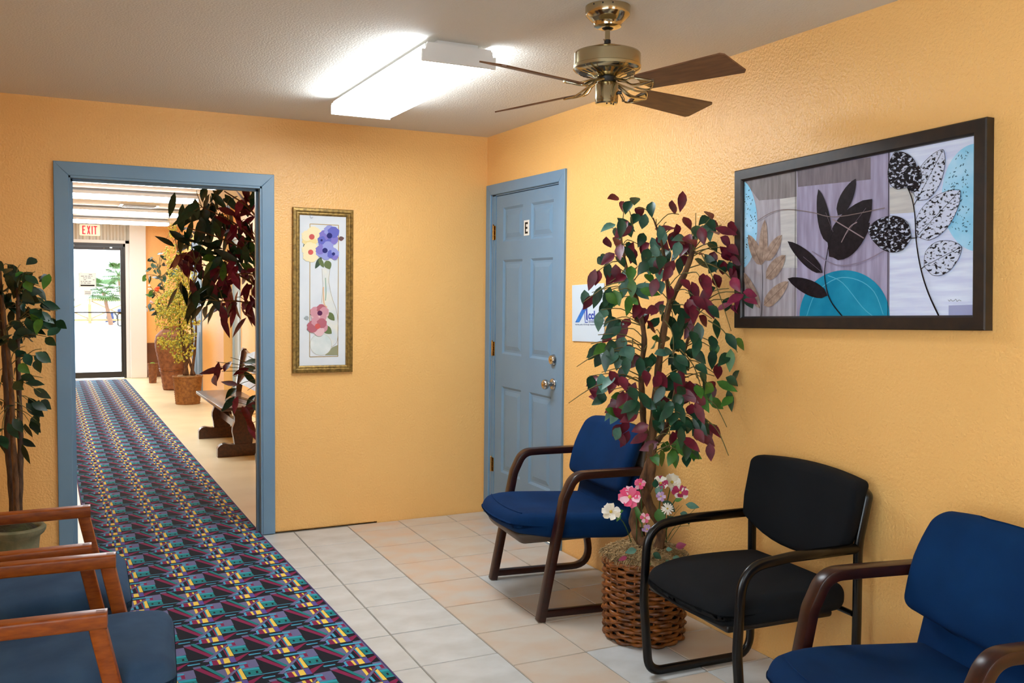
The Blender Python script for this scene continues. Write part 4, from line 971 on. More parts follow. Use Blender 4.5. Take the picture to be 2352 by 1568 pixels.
for s_ in (0, PI):
    rim.tube([(BX + (brad(BH) + .004 * math.cos(24 * a + s_)) * math.cos(a), BY + (brad(BH) + .004 * math.cos(24 * a + s_)) * math.sin(a), BH + .004 * math.sin(24 * a + s_)) for a in [2 * PI * k / 160 for k in range(161)]], .007, 6, cap=False)
rim.obj('rim', wick_m, bas, smooth='all')
MB().lathe([(BR * .86, .006), (BR * .93, .1), (BR * .98, BH * .8), (BR * .9, BH * .84)], BX, BY, 32).obj('liner', plain('liner_dark', (30, 20, 14), .9), bas, smooth=True)
moss = tag(thing('moss_topping', 'tan dried moss heaped in the top of the wicker basket', 'moss', (BX, BY, BH)), kind='stuff')
mm = MB(); nr, na = 9, 40
for i in range(nr + 1):
    for k in range(na):
        r = BR * 1.06 * i / nr; a = 2 * PI * k / na; z = BH - .010 + .062 * (1 - (i / nr) ** 3) + rp.uniform(-.007, .009)
        mm.v.append((BX + r * math.cos(a), BY + r * math.sin(a), z))
for i in range(nr):
    for k in range(na): mm.f.append((i * na + k, i * na + (k + 1) % na, (i + 1) * na + (k + 1) % na, (i + 1) * na + k)); mm.mi.append(0)
tag(mm.obj('moss_bed', moss_m, moss, smooth='all'), kind='stuff')
ms = MB()
for k in range(1300):
    r = BR * 1.1 * math.sqrt(rp.random()); a = rp.uniform(0, 2 * PI); z = BH + .012 + .045 * (1 - (r / BR / 1.1) ** 2) ; c = Vector((BX + r * math.cos(a), BY + r * math.sin(a), z))
    d1 = Vector((rp.gauss(0, 1), rp.gauss(0, 1), rp.gauss(0, .5))).normalized() * .018; d2 = Vector((rp.gauss(0, 1), rp.gauss(0, 1), rp.gauss(0, .7))).normalized() * .016
    if r > BR * .95: d2.z = -abs(d2.z) - .008
    ms.tube(smoothline([c - d1, c + Vector((0, 0, .008)), c + d2], 3), .0016, 3, cap=False)
tag(ms.obj('moss_strands', moss_m, moss), kind='stuff')

TD = 3.905
ft = thing('silk_ficus_tree', 'potted silk tree with burgundy and green leaves and a twisted brown trunk', 'tree', (BX, BY, BH))
def ptrunk(name, px, rads, depth, parent, m, off=None):
    pts = [at(u, v, depth + (off[i] if off else 0)) for i, (u, v) in enumerate(px)]
    pts = smoothline(pts, 5); n = len(pts); r = []
    for i in range(n):
        s_ = i / (n - 1) * (len(rads) - 1); j = min(int(s_), len(rads) - 2); r.append((rads[j] + (rads[j + 1] - rads[j]) * (s_ - j)) * (1 + .1 * math.sin(i * 1.7)))
    MB().tube(pts, r, 10).obj(name, m, parent, smooth='all'); return pts
tr1 = ptrunk('trunk', [(1484, 1262), (1462, 1222), (1456, 1185), (1476, 1148), (1492, 1105), (1496, 1050), (1500, 985), (1506, 905), (1518, 800), (1538, 700), (1572, 630), (1592, 575)], [.026, .021, .02, .02, .021, .02, .018, .015, .014, .014, .013, .010], TD, ft, bark_m, [0, .02, .03, .02, 0, -.01, 0, 0, 0, 0, 0, 0])
tr2 = ptrunk('trunk', [(1512, 1262), (1518, 1215), (1492, 1160), (1478, 1110), (1492, 1060), (1504, 1020)], [.022, .019, .02, .019, .016, .012], TD, ft, bark_m, [-.01, -.03, -.02, 0, .02, .01])
tr3 = ptrunk('branch', [(1500, 1030), (1480, 985), (1476, 920), (1472, 850), (1480, 780), (1466, 700), (1440, 620), (1425, 540)], [.014, .014, .013, .012, .012, .010, .007, .004], TD + .01, ft, bark_m)
tr4 = ptrunk('branch', [(1506, 1020), (1528, 985), (1545, 930), (1560, 860), (1580, 780), (1610, 700)], [.012, .010, .009, .008, .006, .004], TD + .03, ft, bark_m)
tr5 = ptrunk('branch', [(1538, 700), (1530, 630), (1520, 560), (1500, 500)], [.010, .008, .006, .003], TD - .03, ft, bark_m)
NODES = tr1[20:] + tr3[8:] + tr4[4:] + tr5
FC = '''310,65,r,1 395,110,g,2 250,215,s,2 270,230,r,2 330,195,g,2 300,320,r,2 325,345,g,2 370,330,g,3 410,310,r,2 505,195,s,1 540,240,s,2 565,185,r,1 635,140,r,1 645,225,r,2 720,255,r,2 730,135,s,1 755,200,g,2 810,165,r,2 875,200,r,1 905,335,r,2 880,370,r,2 855,330,g,1 680,290,r,2 610,330,g,2 520,370,r,2 445,390,g,2 200,395,s,2 165,470,r,2 245,470,r,2 245,525,g,2 175,600,r,1 145,580,s,1 310,490,s,2 390,510,l,1 450,465,l,1 290,570,l,2 450,520,s,2 550,440,s,1 480,580,r,3 590,400,g,2 820,430,r,2 710,470,r,2 760,520,r,2 885,450,g,2 915,560,m,1 975,580,m,1 940,630,m,1 740,620,r,3 800,600,g,1 830,680,g,2 820,730,g,1 670,580,g,1 640,660,g,2 700,700,r,3 600,740,g,3 640,800,g,2 500,690,g,2 500,800,l,1 420,700,r,3 360,720,r,2 270,660,g,2 200,680,s,2 205,760,m,1 270,730,g,2 300,790,g,2 180,820,l,1 140,870,g,2 190,920,g,2 260,950,g,2 320,920,r,1 270,900,g,2 310,860,s,2 395,980,g,2 440,900,g,2 540,870,s,1 600,900,g,3 630,960,g,2 700,940,g,2 740,830,g,2 760,870,g,2 820,890,g,1 865,890,l,1 830,1030,g,2 835,1050,r,1 750,1020,g,2 680,1090,r,2 660,1130,r,2 805,1110,l,2 845,1130,l,1 750,1165,r,2 690,1060,r,2 560,1050,g,2 480,1010,r,2 520,1160,g,2 600,1190,g,2 540,1230,r,2 510,1250,g,2 550,1310,g,2 640,1260,g,3 700,1230,g,2 680,1320,r,2 720,1350,r,2 735,1300,g,2 810,1310,r,1 850,1330,r,1 590,1340,l,2 580,1410,l,2 570,1460,l,2 640,1400,g,2 700,1430,g,1 660,1480,l,1 130,1050,r,2 180,1110,r,2 220,1060,g,2 250,1130,l,1 310,1090,r,2 260,1160,r,2 330,1150,g,2 370,1180,r,3 330,1220,r,2 290,1260,s,1 410,1230,r,2 325,1330,r,1 365,1315,r,2 200,1030,s,2'''
def foliage(parent, spec, to_px, depth, spread_d, ln, wd, nodes, twm, lim=None, twig_every=1, droop=.75, swirl=None, jit=.02, tr_=.0016, more=0., edge=None):
    """clusters: x,y,key,n; a thin twig runs from the nearest branch point to each cluster and its leaves hang from the twig's end"""
    cnt = 0
    for i, e in enumerate(spec.split()):
        X, Y, key, n = e.split(','); u, v = to_px(float(X), float(Y)); dp = depth + rp.uniform(-spread_d, spread_d)
        c = at(u, v, dp)
        if lim:
            while not lim(c): dp -= .03; c = at(u, v, dp)
        near = min(nodes, key=lambda q: (q - c).length_squared + rp.uniform(0, .01))
        out = (c - near); outn = out.normalized() if out.length > 1e-4 else Vector((0, 0, -1))
        if i % twig_every == 0: branch(parent, near, c + Vector((0, 0, ln * .35)), tr_ * 1.6, tr_, twm, .03, 'twig', 4, 3)
        rim_ = edge and edge(float(X)); mo = 0 if rim_ else more; jt = jit * (.45 if rim_ else 1)
        for k in range(int(n) + int(mo) + (1 if rp.random() < mo % 1 else 0)):
            d = outn * .55 + Vector((rp.gauss(0, .45), rp.gauss(0, .45), -droop + rp.gauss(0, .35)))
            p = c + Vector((rp.gauss(0, jt), rp.gauss(0, jt), rp.gauss(0, jt))) - d.normalized() * ln * .5
            e_ = p + d.normalized() * ln * 1.2
            if lim:
                for _ in range(8):
                    if lim(p) and lim(e_): break
                    p = p - _f * .03; e_ = e_ - _f * .03
            put_leaf(parent, key, p, d, ln * rp.uniform(.85, 1.15), wd, None, 'burgundy_leaf' if key in 'rm' else 'green_leaf'); cnt += 1
    return cnt
c6 = lambda X, Y: (1300 + X / 2.45, 450 + Y / 2.45)
foliage(ft, FC, c6, TD - .05, .16, .080, .046, NODES, twig_m, lambda q: q.x < -.03, 1, jit=.032, more=1.6, edge=lambda X: X < 215)
for (a, b) in (((330, 480), (95, 600)), ((350, 870), (60, 960)), ((330, 1040), (15, 1165)), ((760, 320), (930, 760)), ((800, 700), (965, 880)), ((760, 1120), (905, 1300)), ((780, 1250), (915, 1460)), ((580, 480), (555, 700)), ((555, 700), (605, 910)), ((800, 380), (1000, 560)), ((640, 860), (770, 1110)), ((375, 800), (378, 960)), ((380, 190), (330, 60))):
    pa, pb_ = at(*c6(*a), TD - .12), at(*c6(*b), TD - .14)
    branch(ft, pa, pb_, .003, .0014, twig_m, .03, 'twig', 4, 4)

# ---- flowers and fallen leaves tucked into the basket
def flower(label, px, key, size, petals, cols, stem_to, depth, style='ruffle', cat='flower'):
    c = at(*px, depth); base = at(*stem_to, TD)
    t = thing('silk_flower', label, cat, base, 0, 'silk flowers in the wicker basket')
    stem = smoothline([base, (base + c) / 2 + Vector((rp.uniform(-.02, .02), rp.uniform(-.02, .01), .02)), c], 4)
    MB().tube(stem, .0022, 5).obj('stem', plain('stem_green', (58, 92, 40), .6), t, smooth='all')
    ax = (Vector((-.35, -.75, .55)) + Vector((rp.uniform(-.3, .3), rp.uniform(-.2, .2), rp.uniform(-.2, .3)))).normalized()
    e1 = ax.cross(Vector((0, 0, 1))).normalized(); e2 = ax.cross(e1)
    for k in range(petals):
        a = 2 * PI * k / petals + rp.uniform(-.15, .15); el = rp.uniform(.15, .8) if style == 'ruffle' else .15; d = (e1 * math.cos(a) + e2 * math.sin(a)) + ax * el; d.normalize()
        wv = size * (.95 if style == 'ruffle' else .34); mb = MB(); n = 5; per = ax.cross(d).normalized(); V_ = []
        for i in range(n + 1):
            s_ = i / n; w_ = wv * (s_ ** .6) * (1.05 - .55 * s_ ** 3) * .5
            cen = c + d * size * s_ - ax * size * .25 * s_ * s_
            for j in (-1, 0, 1): V_.append(cen + per * w_ * j + ax * (size * .10 * math.sin(i * 2.1 + j * 2 + k) * s_ if style == 'ruffle' else 0) + ax * size * .08 * abs(j) * s_)
        F_ = [(3 * i + j, 3 * i + j + 1, 3 * i + j + 4, 3 * i + j + 3) for i in range(n) for j in range(2)]
        mb.add(V_, F_).obj('petal', plain(*cols[k % len(cols)]), t, smooth='all')
    MB().sphere(c + ax * size * .12, size * .16, 8, 6).obj('flower_centre', plain('pollen_yellow', (206, 176, 70), .7), t, smooth='all')
    return t
PK = [('petal_pink', (222, 96, 132), .6), ('petal_light_pink', (236, 190, 204), .6), ('petal_hot_pink', (214, 62, 108), .6)]
WH = [('petal_white', (232, 226, 214), .6), ('petal_cream', (214, 202, 178), .6)]
MG = [('petal_magenta', (160, 32, 80), .6), ('petal_white', (232, 226, 214), .6)]
LV = [('petal_lavender', (168, 132, 180), .6), ('petal_pale_lilac', (196, 168, 200), .6)]
fD = TD - .15
flower('large ruffled pink silk flower at the left of the trunk', (1447, 1142), 'p', 0.049, 9, PK, (1462, 1240), fD)
flower('white silk flower leaning out over the basket rim', (1403, 1176), 'w', 0.041, 7, WH, (1450, 1245), fD)
flower('magenta and white silk flower just right of the trunk', (1517, 1110), 'm', 0.035, 8, MG, (1510, 1240), fD + .04)
flower('cream silk flower topmost of the bunch', (1543, 1108), 'c', 0.041, 8, WH, (1525, 1240), fD + .09)
flower('magenta edged silk flower at the far right of the bunch', (1562, 1132), 'm', 0.038, 9, MG, (1530, 1245), fD + .05)
flower('small white daisy with a yellow centre', (1533, 1168), 'd', 0.026, 14, WH[:1], (1520, 1240), fD - .01, 'daisy')
flower('tiny lilac silk flower between green leaves', (1518, 1140), 'l', 0.022, 6, LV, (1515, 1240), fD)
flower('small pink silk flower half hidden left of the trunk', (1470, 1112), 'p', 0.027, 7, PK, (1475, 1235), fD + .1)
flower('small pink silk blossom low in front of the trunk', (1481, 1190), 'p', 0.023, 6, PK[:2], (1485, 1245), fD - .02)
flower('lavender silk blossom lowest in front of the trunk', (1486, 1216), 'l', 0.023, 6, LV, (1488, 1250), fD - .02)
fo = thing('silk_greenery', 'green silk leaves among the flowers in the wicker basket', 'greenery', (BX, BY, BH))
for (u, v, key, ang, ln, wd) in ((1508, 1135, 's', -60, .05, .034), (1522, 1150, 'g', 40, .06, .045), (1512, 1168, 'l', 80, .065, .05), (1535, 1185, 'g', 60, .05, .04), (1575, 1158, 's', 10, .05, .035), (1562, 1178, 's', 20, .05, .03), (1550, 1150, 'l', -20, .03, .02), (1458, 1158, 'l', 70, .085, .022), (1432, 1172, 'l', 170, .05, .02), (1425, 1180, 'l', 120, .04, .018), (1505, 1120, 'g', -90, .035, .03), (1580, 1190, 'g', 80, .03, .02),
                                 (1462, 1262, 's', 170, .05, .03), (1482, 1275, 'g', 100, .045, .026), (1500, 1270, 'g', 30, .04, .03), (1530, 1285, 's', 60, .05, .03), (1545, 1280, 's', 10, .045, .026), (1486, 1290, 'l', 70, .032, .026), (1440, 1278, 'm', 160, .036, .022), (1552, 1256, 'm', -20, .045, .032), (1530, 1262, 's', -10, .03, .02)):
    a = math.radians(ang); d = _r * math.cos(a) + _d * math.sin(a) - _f * .25
    dp = TD - .13 if v < 1250 else TD - .10 - .0006 * (v - 1250) * 1.2
    c = at(u, v, dp); put_leaf(fo, key, c, d, ln, wd, (-.4, -.75, .6))
for k in range(6):
    a = at(1515 + 4 * k, 1245, TD); bb = at(1590 + 8 * k - 30, 1180 + rp.uniform(-20, 30), TD - .05)
    branch(fo, a, bb, .0012, .0008, plain('stem_green', (58, 92, 40), .6), .03, 'stem', 4, 4)

# ---- stone pot and green tree at the left
PX, PY = -2.722, -.40
pt = thing('stone_pot', 'weathered grey stone pot in the corner behind the oak chairs', 'pot', (PX, PY, 0))
MB().lathe([(.085, 0), (.09, .01), (.098, .1), (.106, .19), (.110, .225), (.128, .240), (.136, .254), (.138, .268), (.130, .276), (.116, .276), (.104, .262), (.098, .235)], PX, PY, 40).obj('bowl', pot_m, pt, smooth=50)
MB().lathe([(.108, .225), (.1, .262), (.07, .285), (.02, .295)], PX, PY, 24).obj('soil', soil_m, pt, smooth=True)
TL = 5.05 - .29
lt = thing('green_ficus_tree', 'slender green leaved tree with brown stems beside the doorway', 'tree', (PX, PY, .236))
dl = (Vector((PX, PY, .6)) - CAM).dot(_f)
g1 = ptrunk('trunk', [(30, 1185), (25, 1110), (18, 1020), (16, 940), (12, 860), (8, 780), (2, 700), (-6, 640)], [.016, .015, .015, .013, .013, .012, .011, .008], dl, lt, barkd_m)
g2 = ptrunk('trunk', [(44, 1185), (46, 1110), (47, 1030), (46, 960), (43, 880), (41, 800), (42, 720), (40, 660)], [.015, .015, .014, .013, .012, .011, .010, .007], dl + .02, lt, barkd_m, [0, 0, .01, .02, .01, 0, 0, 0])
g3 = ptrunk('trunk', [(38, 1185), (36, 1100), (30, 1010), (28, 930), (22, 840), (10, 740), (4, 680), (0, 620)], [.014, .014, .013, .012, .012, .011, .009, .006], dl - .03, lt, bark_m)
LC = '''20,80,d,2 60,85,d,2 110,70,d,2 95,120,l,1 145,110,g,2 190,110,d,2 215,190,l,1 180,150,d,2 160,190,d,2 110,160,d,2 60,170,d,2 20,180,d,2 30,240,g,2 80,240,d,2 130,210,d,2 180,230,d,2 235,280,g,2 250,310,g,1 310,320,g,1 300,365,g,1 250,370,g,2 200,380,g,2 165,350,l,1 120,300,g,2 60,300,d,2 20,320,d,2 150,310,d,2 110,380,d,2 140,400,d,2 190,420,d,2 150,430,g,2 60,400,d,1 20,420,d,2 250,460,g,1 135,510,g,1 225,525,g,1 215,565,g,1 135,560,l,1 20,500,d,1 0,640,d,2 30,680,g,1 80,690,g,1 170,680,d,1 230,680,d,1 220,760,d,1 150,800,d,2 110,820,d,1 170,860,d,1 200,820,d,1 40,800,g,1 10,850,d,1 160,920,d,1 195,910,d,1 140,980,d,1 20,960,g,1 10,1040,d,2 -30,90,d,2 -60,150,d,2 -90,240,d,2 -40,260,d,2 -110,320,d,2 -50,360,d,2 -20,420,d,2 -90,420,g,2 -60,520,d,2 -70,700,d,2 -60,820,d,2 -20,900,g,2'''
foliage(lt, LC, lambda X, Y: (X / 2.34, 590 + Y / 2.34), dl, .12, .082, .05, g1[15:] + g2[18:] + g3[18:], twig_m, lambda q: q.y < -.04, 1, droop=.5, jit=.028, more=.9)

# ---- burgundy tree in the corridor, half hidden by the door jamb
QX, QY = -1.07, 1.30
kp = thing('black_planter', 'black planter behind the right jamb of the doorway', 'pot', (QX, QY, 0))
MB().lathe([(.10, 0), (.115, .02), (.15, .16), (.158, .24), (.15, .26), (.13, .255), (.12, .22)], QX, QY, 32).obj('bowl', plain('gloss_black', (20, 20, 20), .3), kp, smooth=50)
MB().lathe([(.02, .225), (.13, .228)], QX, QY, 24).obj('soil', soil_m, kp)
bt = thing('burgundy_silk_tree', 'large silk tree with burgundy and dark green leaves just inside the doorway', 'tree', (QX, QY, .226))
db_ = (Vector((QX, QY, 1.2)) - CAM).dot(_f)
T0 = [Vector((QX + .02 * math.sin(z * 4), QY + .02 * math.cos(z * 5), z)) for z in (.22, .5, .8, 1.1, 1.4, 1.7, 1.95)]
MB().tube(smoothline(T0, 4), [.022 - .0005 * k for k in range(25)], 8).obj('trunk', bark_m, bt, smooth='all')
BN = [q for q in T0[3:]]
for z, e in ((1.2, (-.42, -.05, 1.36)), (1.35, (-.55, .05, 1.62)), (1.5, (-.62, -.08, 1.86)), (1.62, (-.5, .1, 2.02)), (1.75, (-.38, -.1, 2.12)), (1.4, (-.3, -.14, 1.55)), (1.6, (-.25, -.16, 1.78)), (1.7, (-.15, .12, 2.15)), (1.3, (.2, .1, 1.6)), (1.5, (.3, -.1, 1.9))):
    a, e = Vector((QX, QY, z)), Vector((QX + e[0], QY + e[1], e[2]))
    branch(bt, a, e, .009, .004, bark_m, .08, 'branch', 6, 5); BN += [a.lerp(e, t_) + Vector((0, 0, .06 * math.sin(PI * t_))) for t_ in (.35, .5, .65, .8, .92, 1)]
BC = '1000,290,g,1 1080,280,g,1 1150,270,g,1 1220,290,g,1 1290,280,r,1 1380,240,r,2 1230,340,r,1 1330,370,m,1 950,370,g,1 1050,360,g,1 1130,350,g,1 1000,390,d,1 1100,400,d,2 1250,430,d,1 1180,460,s,1 1380,430,d,2 1380,470,m,1 1280,480,m,1 1340,490,r,1 960,480,g,1 880,520,g,1 840,560,d,1 900,590,d,1 1050,480,d,2 1080,540,s,1 970,590,g,1 1150,600,g,1 1260,560,m,1 1240,640,m,1 1290,600,r,1 1380,580,g,1 1370,640,g,1 1310,640,l,1 900,670,r,1 960,640,r,1 1000,690,r,2 890,730,r,1 950,770,r,1 1050,690,g,1 1100,660,g,1 1080,750,g,1 1130,720,l,1 1160,760,g,1 1190,660,d,1 1200,730,d,1 1300,700,g,1 1000,820,r,1 980,880,d,1 1060,850,d,2 1110,840,r,1 1170,800,r,1 1240,820,m,1 1290,800,m,1 1330,790,m,1 1380,830,r,1 1400,690,g,1 1400,740,l,1 1060,950,g,1 1100,930,d,1 1000,950,d,1 950,1010,d,1 1010,1000,d,1 1050,1030,d,1 950,1080,d,1 1000,1090,d,1 1120,1030,d,1 1190,950,m,1 1230,990,m,1 1270,1030,m,1 1320,950,m,1 1340,1010,r,1 1200,1040,g,1 1240,1110,r,1 1290,1120,r,1 1330,1080,r,1 1390,1000,r,1 1380,920,r,1 1450,300,g,2 1480,420,r,2 1500,560,g,2 1480,680,r,2 1500,800,g,2 1480,920,r,2 1150,500,d,2 1180,560,r,2 1250,700,d,2 1130,900,d,2 1180,870,r,1 1070,620,d,2 1000,540,d,2 1160,400,d,2 1050,780,r,2 1120,780,r,2'
foliage(bt, BC, lambda X, Y: (120 + X / 3.015, 360 + Y / 3.015), db_ - .05, .14, .165, .058, BN, twig_m, lambda q: q.y > .22, 2, droop=.7, jit=.05, tr_=.002, more=1.8)
B2 = '250,555,r,1 390,510,r,1 480,580,r,1 300,650,r,1 280,600,r,1 420,700,r,1 570,500,s,1 600,560,s,1 560,650,g,1 400,810,g,1 380,890,g,1 470,900,m,1 560,840,g,1 630,770,g,1 390,950,g,1 560,1000,r,1 620,950,r,1 600,1080,r,1 600,1170,m,1 640,900,s,1 690,800,r,2 700,950,g,2'
foliage(bt, B2, lambda X, Y: (440 + X / 4.356, 720 + Y / 4.356), db_ - .05, .08, .15, .055, [T0[1], T0[2]], twig_m, lambda q: q.y > .22, 1, droop=.35, jit=.02, tr_=.002)

# ---- yellow sprig tree in a honey basket
YX, YY = -.985, 6.68
yb = thing('honey_basket', 'honey coloured round basket holding the yellow tree in the corridor', 'basket', (YX, YY, 0))
ribs = []
for k in range(27):
    z = .335 * k / 26; r = .145 + .03 * (z / .335); ribs.append((r + (.004 if k % 2 else -.002), z))
MB().lathe(ribs + [(.178, .345), (.165, .35), (.15, .32)], YX, YY, 40).obj('woven_body', wickl_m, yb, smooth=60)
ring = MB().tube([(YX + .174 * math.cos(2 * PI * k / 48), YY + .174 * math.sin(2 * PI * k / 48), .342) for k in range(49)], .011, 8, cap=False).obj('rim', wickl_m, yb, smooth='all')
MB().rbox(YX, YY, .325, .12, .12, .03, .03, 3, 3).obj('moss', moss_m, yb, smooth='all')
yt = thing('yellow_sprig_tree', 'tall artificial tree covered in tiny yellow leaves in the corridor', 'tree', (YX, YY, .33))
dy_ = (Vector((YX, YY, 1)) - CAM).dot(_f)
for px in ([(424, 862), (432, 820), (442, 780), (436, 720), (420, 640), (405, 560), (396, 520)], [(430, 862), (424, 810), (414, 760), (412, 690), (408, 620)], [(440, 862), (448, 800), (450, 740), (440, 680)], [(446, 862), (434, 826), (424, 790), (420, 740)]):
    ptrunk('trunk', px, [.022, .018, .015, .012, .009, .006, .004], dy_, yt, bark_m)
yl = MB(); yg = MB(); ya_ = MB()
for (u, v, ru, rv, n) in ((396, 530, 10, 16, 60), (398, 585, 22, 26, 160), (408, 620, 24, 30, 200), (412, 660, 34, 30, 320), (400, 700, 42, 34, 420), (396, 735, 40, 26, 300), (376, 700, 22, 24, 120), (420, 710, 30, 40, 300), (400, 780, 40, 18, 220), (418, 800, 30, 26, 220), (378, 790, 18, 14, 80), (430, 770, 22, 20, 140), (412, 825, 16, 10, 50), (440, 740, 22, 8, 40), (428, 640, 24, 40, 160)):
    for k in range(int(n * .8)):
        a = rp.uniform(0, 2 * PI); r = math.sqrt(rp.random()); c = at(u + ru * r * math.cos(a), v + rv * r * math.sin(a), dy_ + rp.uniform(-.18, .14))
        if c.x > XR2 - .03: continue
        (yg if rp.random() < .35 else yl).octa(c, rp.uniform(.009, .016))
        if k % 9 == 0: ya_.tube([c, c + Vector((rp.uniform(-.05, .05), rp.uniform(-.05, .05), -rp.uniform(.05, .12)))], .002, 3, cap=False)
tag(yl.obj('tiny_leaves', LEAF['y'], yt), kind='stuff'); tag(yg.obj('tiny_lime_leaves', plain('lime_sprig', (176, 184, 96), .7, var=(138, 150, 70), vscale=40), yt), kind='stuff'); tag(ya_.obj('fine_stems', twig_m, yt), kind='stuff')

# ---- tall wicker vase with an arrangement, and a small basket behind
VX, VY = -.95, 8.45
vz = thing('tall_wicker_vase', 'tall brown wicker floor vase in the corridor', 'vase', (VX, VY, 0))
pr = [(.13, 0), (.14, .02), (.165, .2), (.20, .4), (.235, .58), (.245, .68), (.225, .77), (.17, .83), (.13, .86), (.135, .90), (.115, .90), (.10, .85)]
P2 = []
for i in range(len(pr) - 1):
    n = 6 if i < 8 else 2
    for k in range(n):
        s_ = k / n; P2.append((pr[i][0] + (pr[i + 1][0] - pr[i][0]) * s_ + (.0025 if (i * n + k) % 2 else -.0025), pr[i][1] + (pr[i + 1][1] - pr[i][1]) * s_))
MB().lathe(P2 + [pr[-1]], VX, VY, 40).obj('woven_body', wickv_m, vz, smooth=60)
for z, r in ((.27, .178), (.30, .184)): MB().tube([(VX + r * math.cos(2 * PI * k / 48), VY + r * math.sin(2 * PI * k / 48), z) for k in range(49)], .006, 6, cap=False).obj('dark_band', wick_m, vz, smooth='all')
ar = thing('vase_greenery', 'green leaf spray standing in the tall wicker vase', 'greenery', (VX, VY, .88))
dv = (Vector((VX, VY, 1.3)) - CAM).dot(_f)
S0 = [Vector((VX - .05 * k * .5, VY, .86 + .12 * k)) for k in range(8)]
MB().tube(S0, .008, 6).obj('stem', twig_m, ar)
foliage(ar, '185,290,g,1 90,340,d,2 135,370,g,2 200,340,g,2 205,380,d,2 110,410,s,2 160,420,g,2 85,440,g,2 130,450,s,2 40,490,l,2 90,500,g,2 150,480,d,2 200,500,s,2 190,520,s,2 250,450,g,2 90,620,l,2 80,740,g,2 130,780,d,2 100,760,g,1 170,560,d,2 120,640,d,2 150,700,d,2 280,480,s,2 300,430,s,2', lambda X, Y: (320 + X / 3.5625, 500 + Y / 3.5625), dv, .12, .11, .06, S0, twig_m, lambda q: q.x < XR2 - .03 and q.y < YE - .2, 1, .5, None, .02, .003)
def far_flower(label, px, r, col, n):
    c = at(*px, dv - .2); t = thing('vase_flower', label, 'flower', c, 0, 'flowers in the tall wicker vase')
    base = Vector((VX, VY, .87)); MB().tube(smoothline([base, (base + c) / 2 + Vector((0, -.03, .08)), c], 4), .004, 5).obj('stem', twig_m, t)
    for k in range(n):
        d = Vector((rp.gauss(0, 1), rp.gauss(-.5, .8), rp.gauss(0, 1))).normalized()
        MB().sphere(c + d * r * .5, r * .55, 7, 5, (1, 1, .8)).obj('petal', col, t, smooth='all')
far_flower('bright orange flower in the corridor vase', (362, 664), .045, plain('petal_orange', (214, 82, 30), .6), 9)
far_flower('upper white flower bud in the corridor vase', (343, 655), .022, plain('petal_white', (232, 226, 214), .6), 4)
far_flower('lower white flower bud in the corridor vase', (344, 664), .028, plain('petal_white', (232, 226, 214), .6), 4)
far_flower('pale pink flower low in the corridor vase', (349, 693), .032, plain('petal_dusty', (206, 176, 168), .6), 6)
sbk = thing('small_wicker_basket', 'small brown wicker basket beside the white pillar', 'basket', (-1.12, 9.5, 0))
MB().lathe([(r + (.002 if k % 2 else -.002), z) for k, (r, z) in enumerate([(.052 + .020 * q / 18, .29 * q / 18) for q in range(19)])] + [(.076, .30), (.062, .30), (.058, .26)], -1.12, 9.5, 32).obj('woven_body', wickv_m, sbk, smooth=60)
MB().sphere((-1.12, 9.5, .285), .045, 10, 6, (1, 1, .7)).obj('moss', plain('green_moss', (110, 140, 50), .9), sbk, smooth='all')

# ================================================================== OUTSIDE THE GLASS DOOR
gnd = struct('ground', MB().box(-40, 40, YE + .14, 70, -.2, -.03), plain('pale_concrete', (226, 224, 218), .9, var=(214, 212, 206), vscale=.6), 'pale concrete yard outside the glass door', 'ground')
bd = thing('white_building', 'white building with lap siding across the yard', 'building', (-2, 50, -.03))
MB().box(-16, 14, 50.04, 54, -.03, 8).obj('wall', plain('siding_backing', (214, 214, 214), .8), bd)  # wall behind the boards, a greyer tone than theirs
sid = plain('white_siding', (240, 240, 238), .7)
sm_ = MB().add([(-16, 0, 0), (14, 0, 0), (14, -.03, 0), (-16, -.03, 0), (-16, 0, .31), (14, 0, .31)], [(3, 2, 5, 4), (0, 1, 2, 3), (0, 4, 5, 1), (0, 3, 4), (1, 5, 2)]).mesh('siding_board', sid)
for k in range(26):
    o = link('siding_board', sm_, bd); o.matrix_basis = Matrix.Translation((0, 50.04, -.03 + .309 * k))
FY = 35.5; g0 = -.03
fx0 = hit(206, 700, 1, FY).x
fn = thing('wooden_fence', 'pale wooden rail fence with crossed braces across the yard', 'fence', (fx0, FY, g0))
fw_ = plain('pale_fence_wood', (148, 116, 76), .8, var=(134, 102, 64), vscale=5)
for k in range(-3, 4):
    x = fx0 + 1.55 * k; MB().bbox(x - .06, x + .06, FY - .06, FY + .06, g0, .96, b=.01).obj('post', fw_, fn)
    if k == 3: break
    MB().bbox(x + .06, x + 1.49, FY - .03, FY + .03, .86, .96, b=.01).obj('rail', fw_, fn); MB().bbox(x + .06, x + 1.49, FY - .03, FY + .03, .06, .14, b=.01).obj('rail', fw_, fn)
    for a, b_ in ((.16, .86), (.86, .16)): MB().tube([(x + .06, FY - .02 + .06 * (a > b_), a), (x + 1.49, FY - .02 + .06 * (a > b_), b_)], .03, 6).obj('brace', fw_, fn)
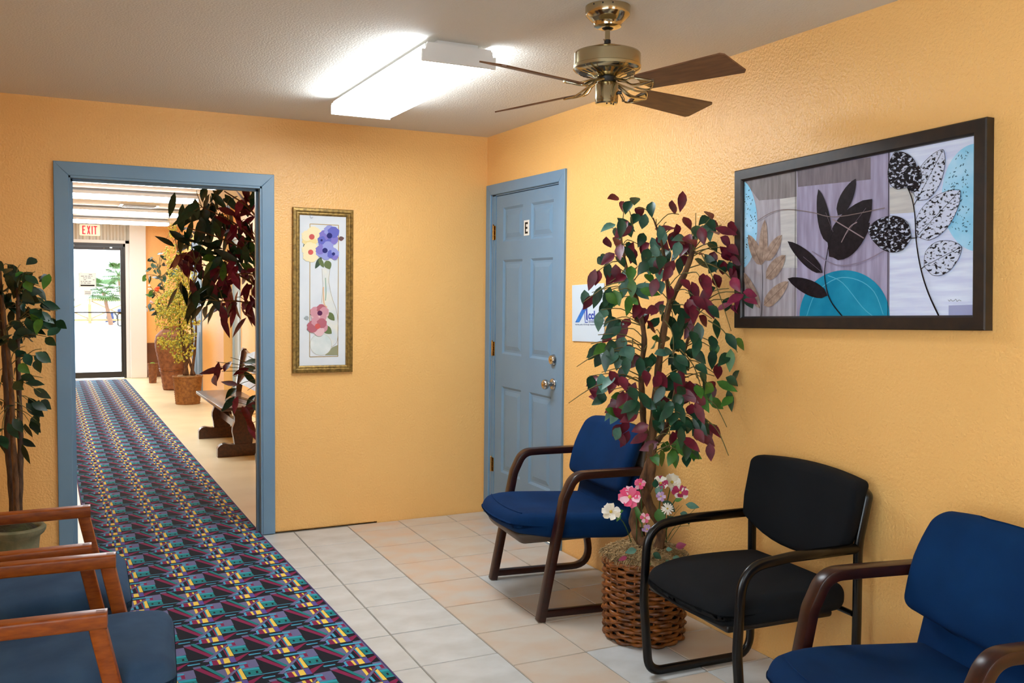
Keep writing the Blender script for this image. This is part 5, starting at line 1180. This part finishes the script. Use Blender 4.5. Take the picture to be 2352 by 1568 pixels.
def palm(label, px, yy, r, n):
    c = hit(*px, 1, yy); cx, cy, zc = c
    t = thing('fan_palm', label, 'palm', (cx, cy, g0), 0, 'palms outside the glass door')
    MB().tube([(cx + .25, cy, g0), (cx + .12, cy, zc * .5), (cx, cy, zc)], [.09, .07, .06], 8).obj('trunk', plain('palm_trunk', (110, 76, 56), .9), t)
    pm = plain('palm_green', (64, 92, 36), .6, var=(50, 78, 28), vscale=3)
    for k in range(n):
        a = 2 * PI * k / n + rp.uniform(-.2, .2); el = rp.uniform(-.5, 1.1); d = Vector((math.cos(a) * math.cos(el), math.sin(a) * math.cos(el), math.sin(el))); up = Vector((0, 0, 1)); side = d.cross(up).normalized(); nn = side.cross(d)
        base = Vector((cx, cy, zc)); hub = base + d * r * .5; mb = MB(); mb.tube([base, hub], .012, 4)
        for j in range(11):
            b2 = math.radians(-75 + 15 * j); dd = (d * math.cos(b2) + side * math.sin(b2)); tip = hub + dd * r * .5 + Vector((0, 0, -.1 * r)); pw = dd.cross(nn).normalized() * .035 * r
            mid = hub + dd * r * .25; mb.add([hub, mid + pw, tip, mid - pw], [(0, 1, 2, 3)])
        mb.obj('frond', pm, t)
palm('bright green fan palm seen through the glass, in front of the fence', (238, 672), 33.5, .85, 34)
palm('second green fan palm seen through the glass by the door edge', (272, 632), 38., .8, 30)
m0 = hit(250, 742, 2, g0); my = m0.y
mc = thing('parked_motorcycle', 'small dark blue motorcycle parked by the fence outside', 'motorcycle', (0, 0, 0))
for x in (0, .8):
    MB().tube([(x + .19 * math.cos(2 * PI * k / 28), 0, .22 + .19 * math.sin(2 * PI * k / 28)) for k in range(29)], .035, 8, cap=False).obj('wheel', plain('tyre_grey', (60, 60, 64), .7), mc, smooth='all')
bm_ = plain('navy_paint', (30, 48, 96), .4)
MB().rbox(.4, 0, .5, .2, .09, .08, .06, 4, 3).obj('tank', bm_, mc, smooth='all'); MB().rbox(.68, 0, .5, .18, .08, .04, .03, 3, 3).obj('saddle', black_m, mc, smooth='all')
MB().rbox(.4, 0, .3, .16, .09, .12, .05, 3, 2).obj('engine', chrome_m, mc, smooth='all')
MB().tube([(0, -.03, .22), (.16, -.03, .64)], .022, 8).obj('fork', chrome_m, mc); MB().tube([(.18, -.2, .68), (.16, 0, .64), (.18, .2, .68)], .014, 8).obj('handlebar', chrome_m, mc)
fg = MB().prism([(-.28, .03), (.10, .03), (.02, .46)], -.06, .06); fg.v = [(q[0], q[2], q[1]) for q in fg.v]; fg.obj('fairing', bm_, mc)
mc.location = (m0.x + .15, my + .4, g0)
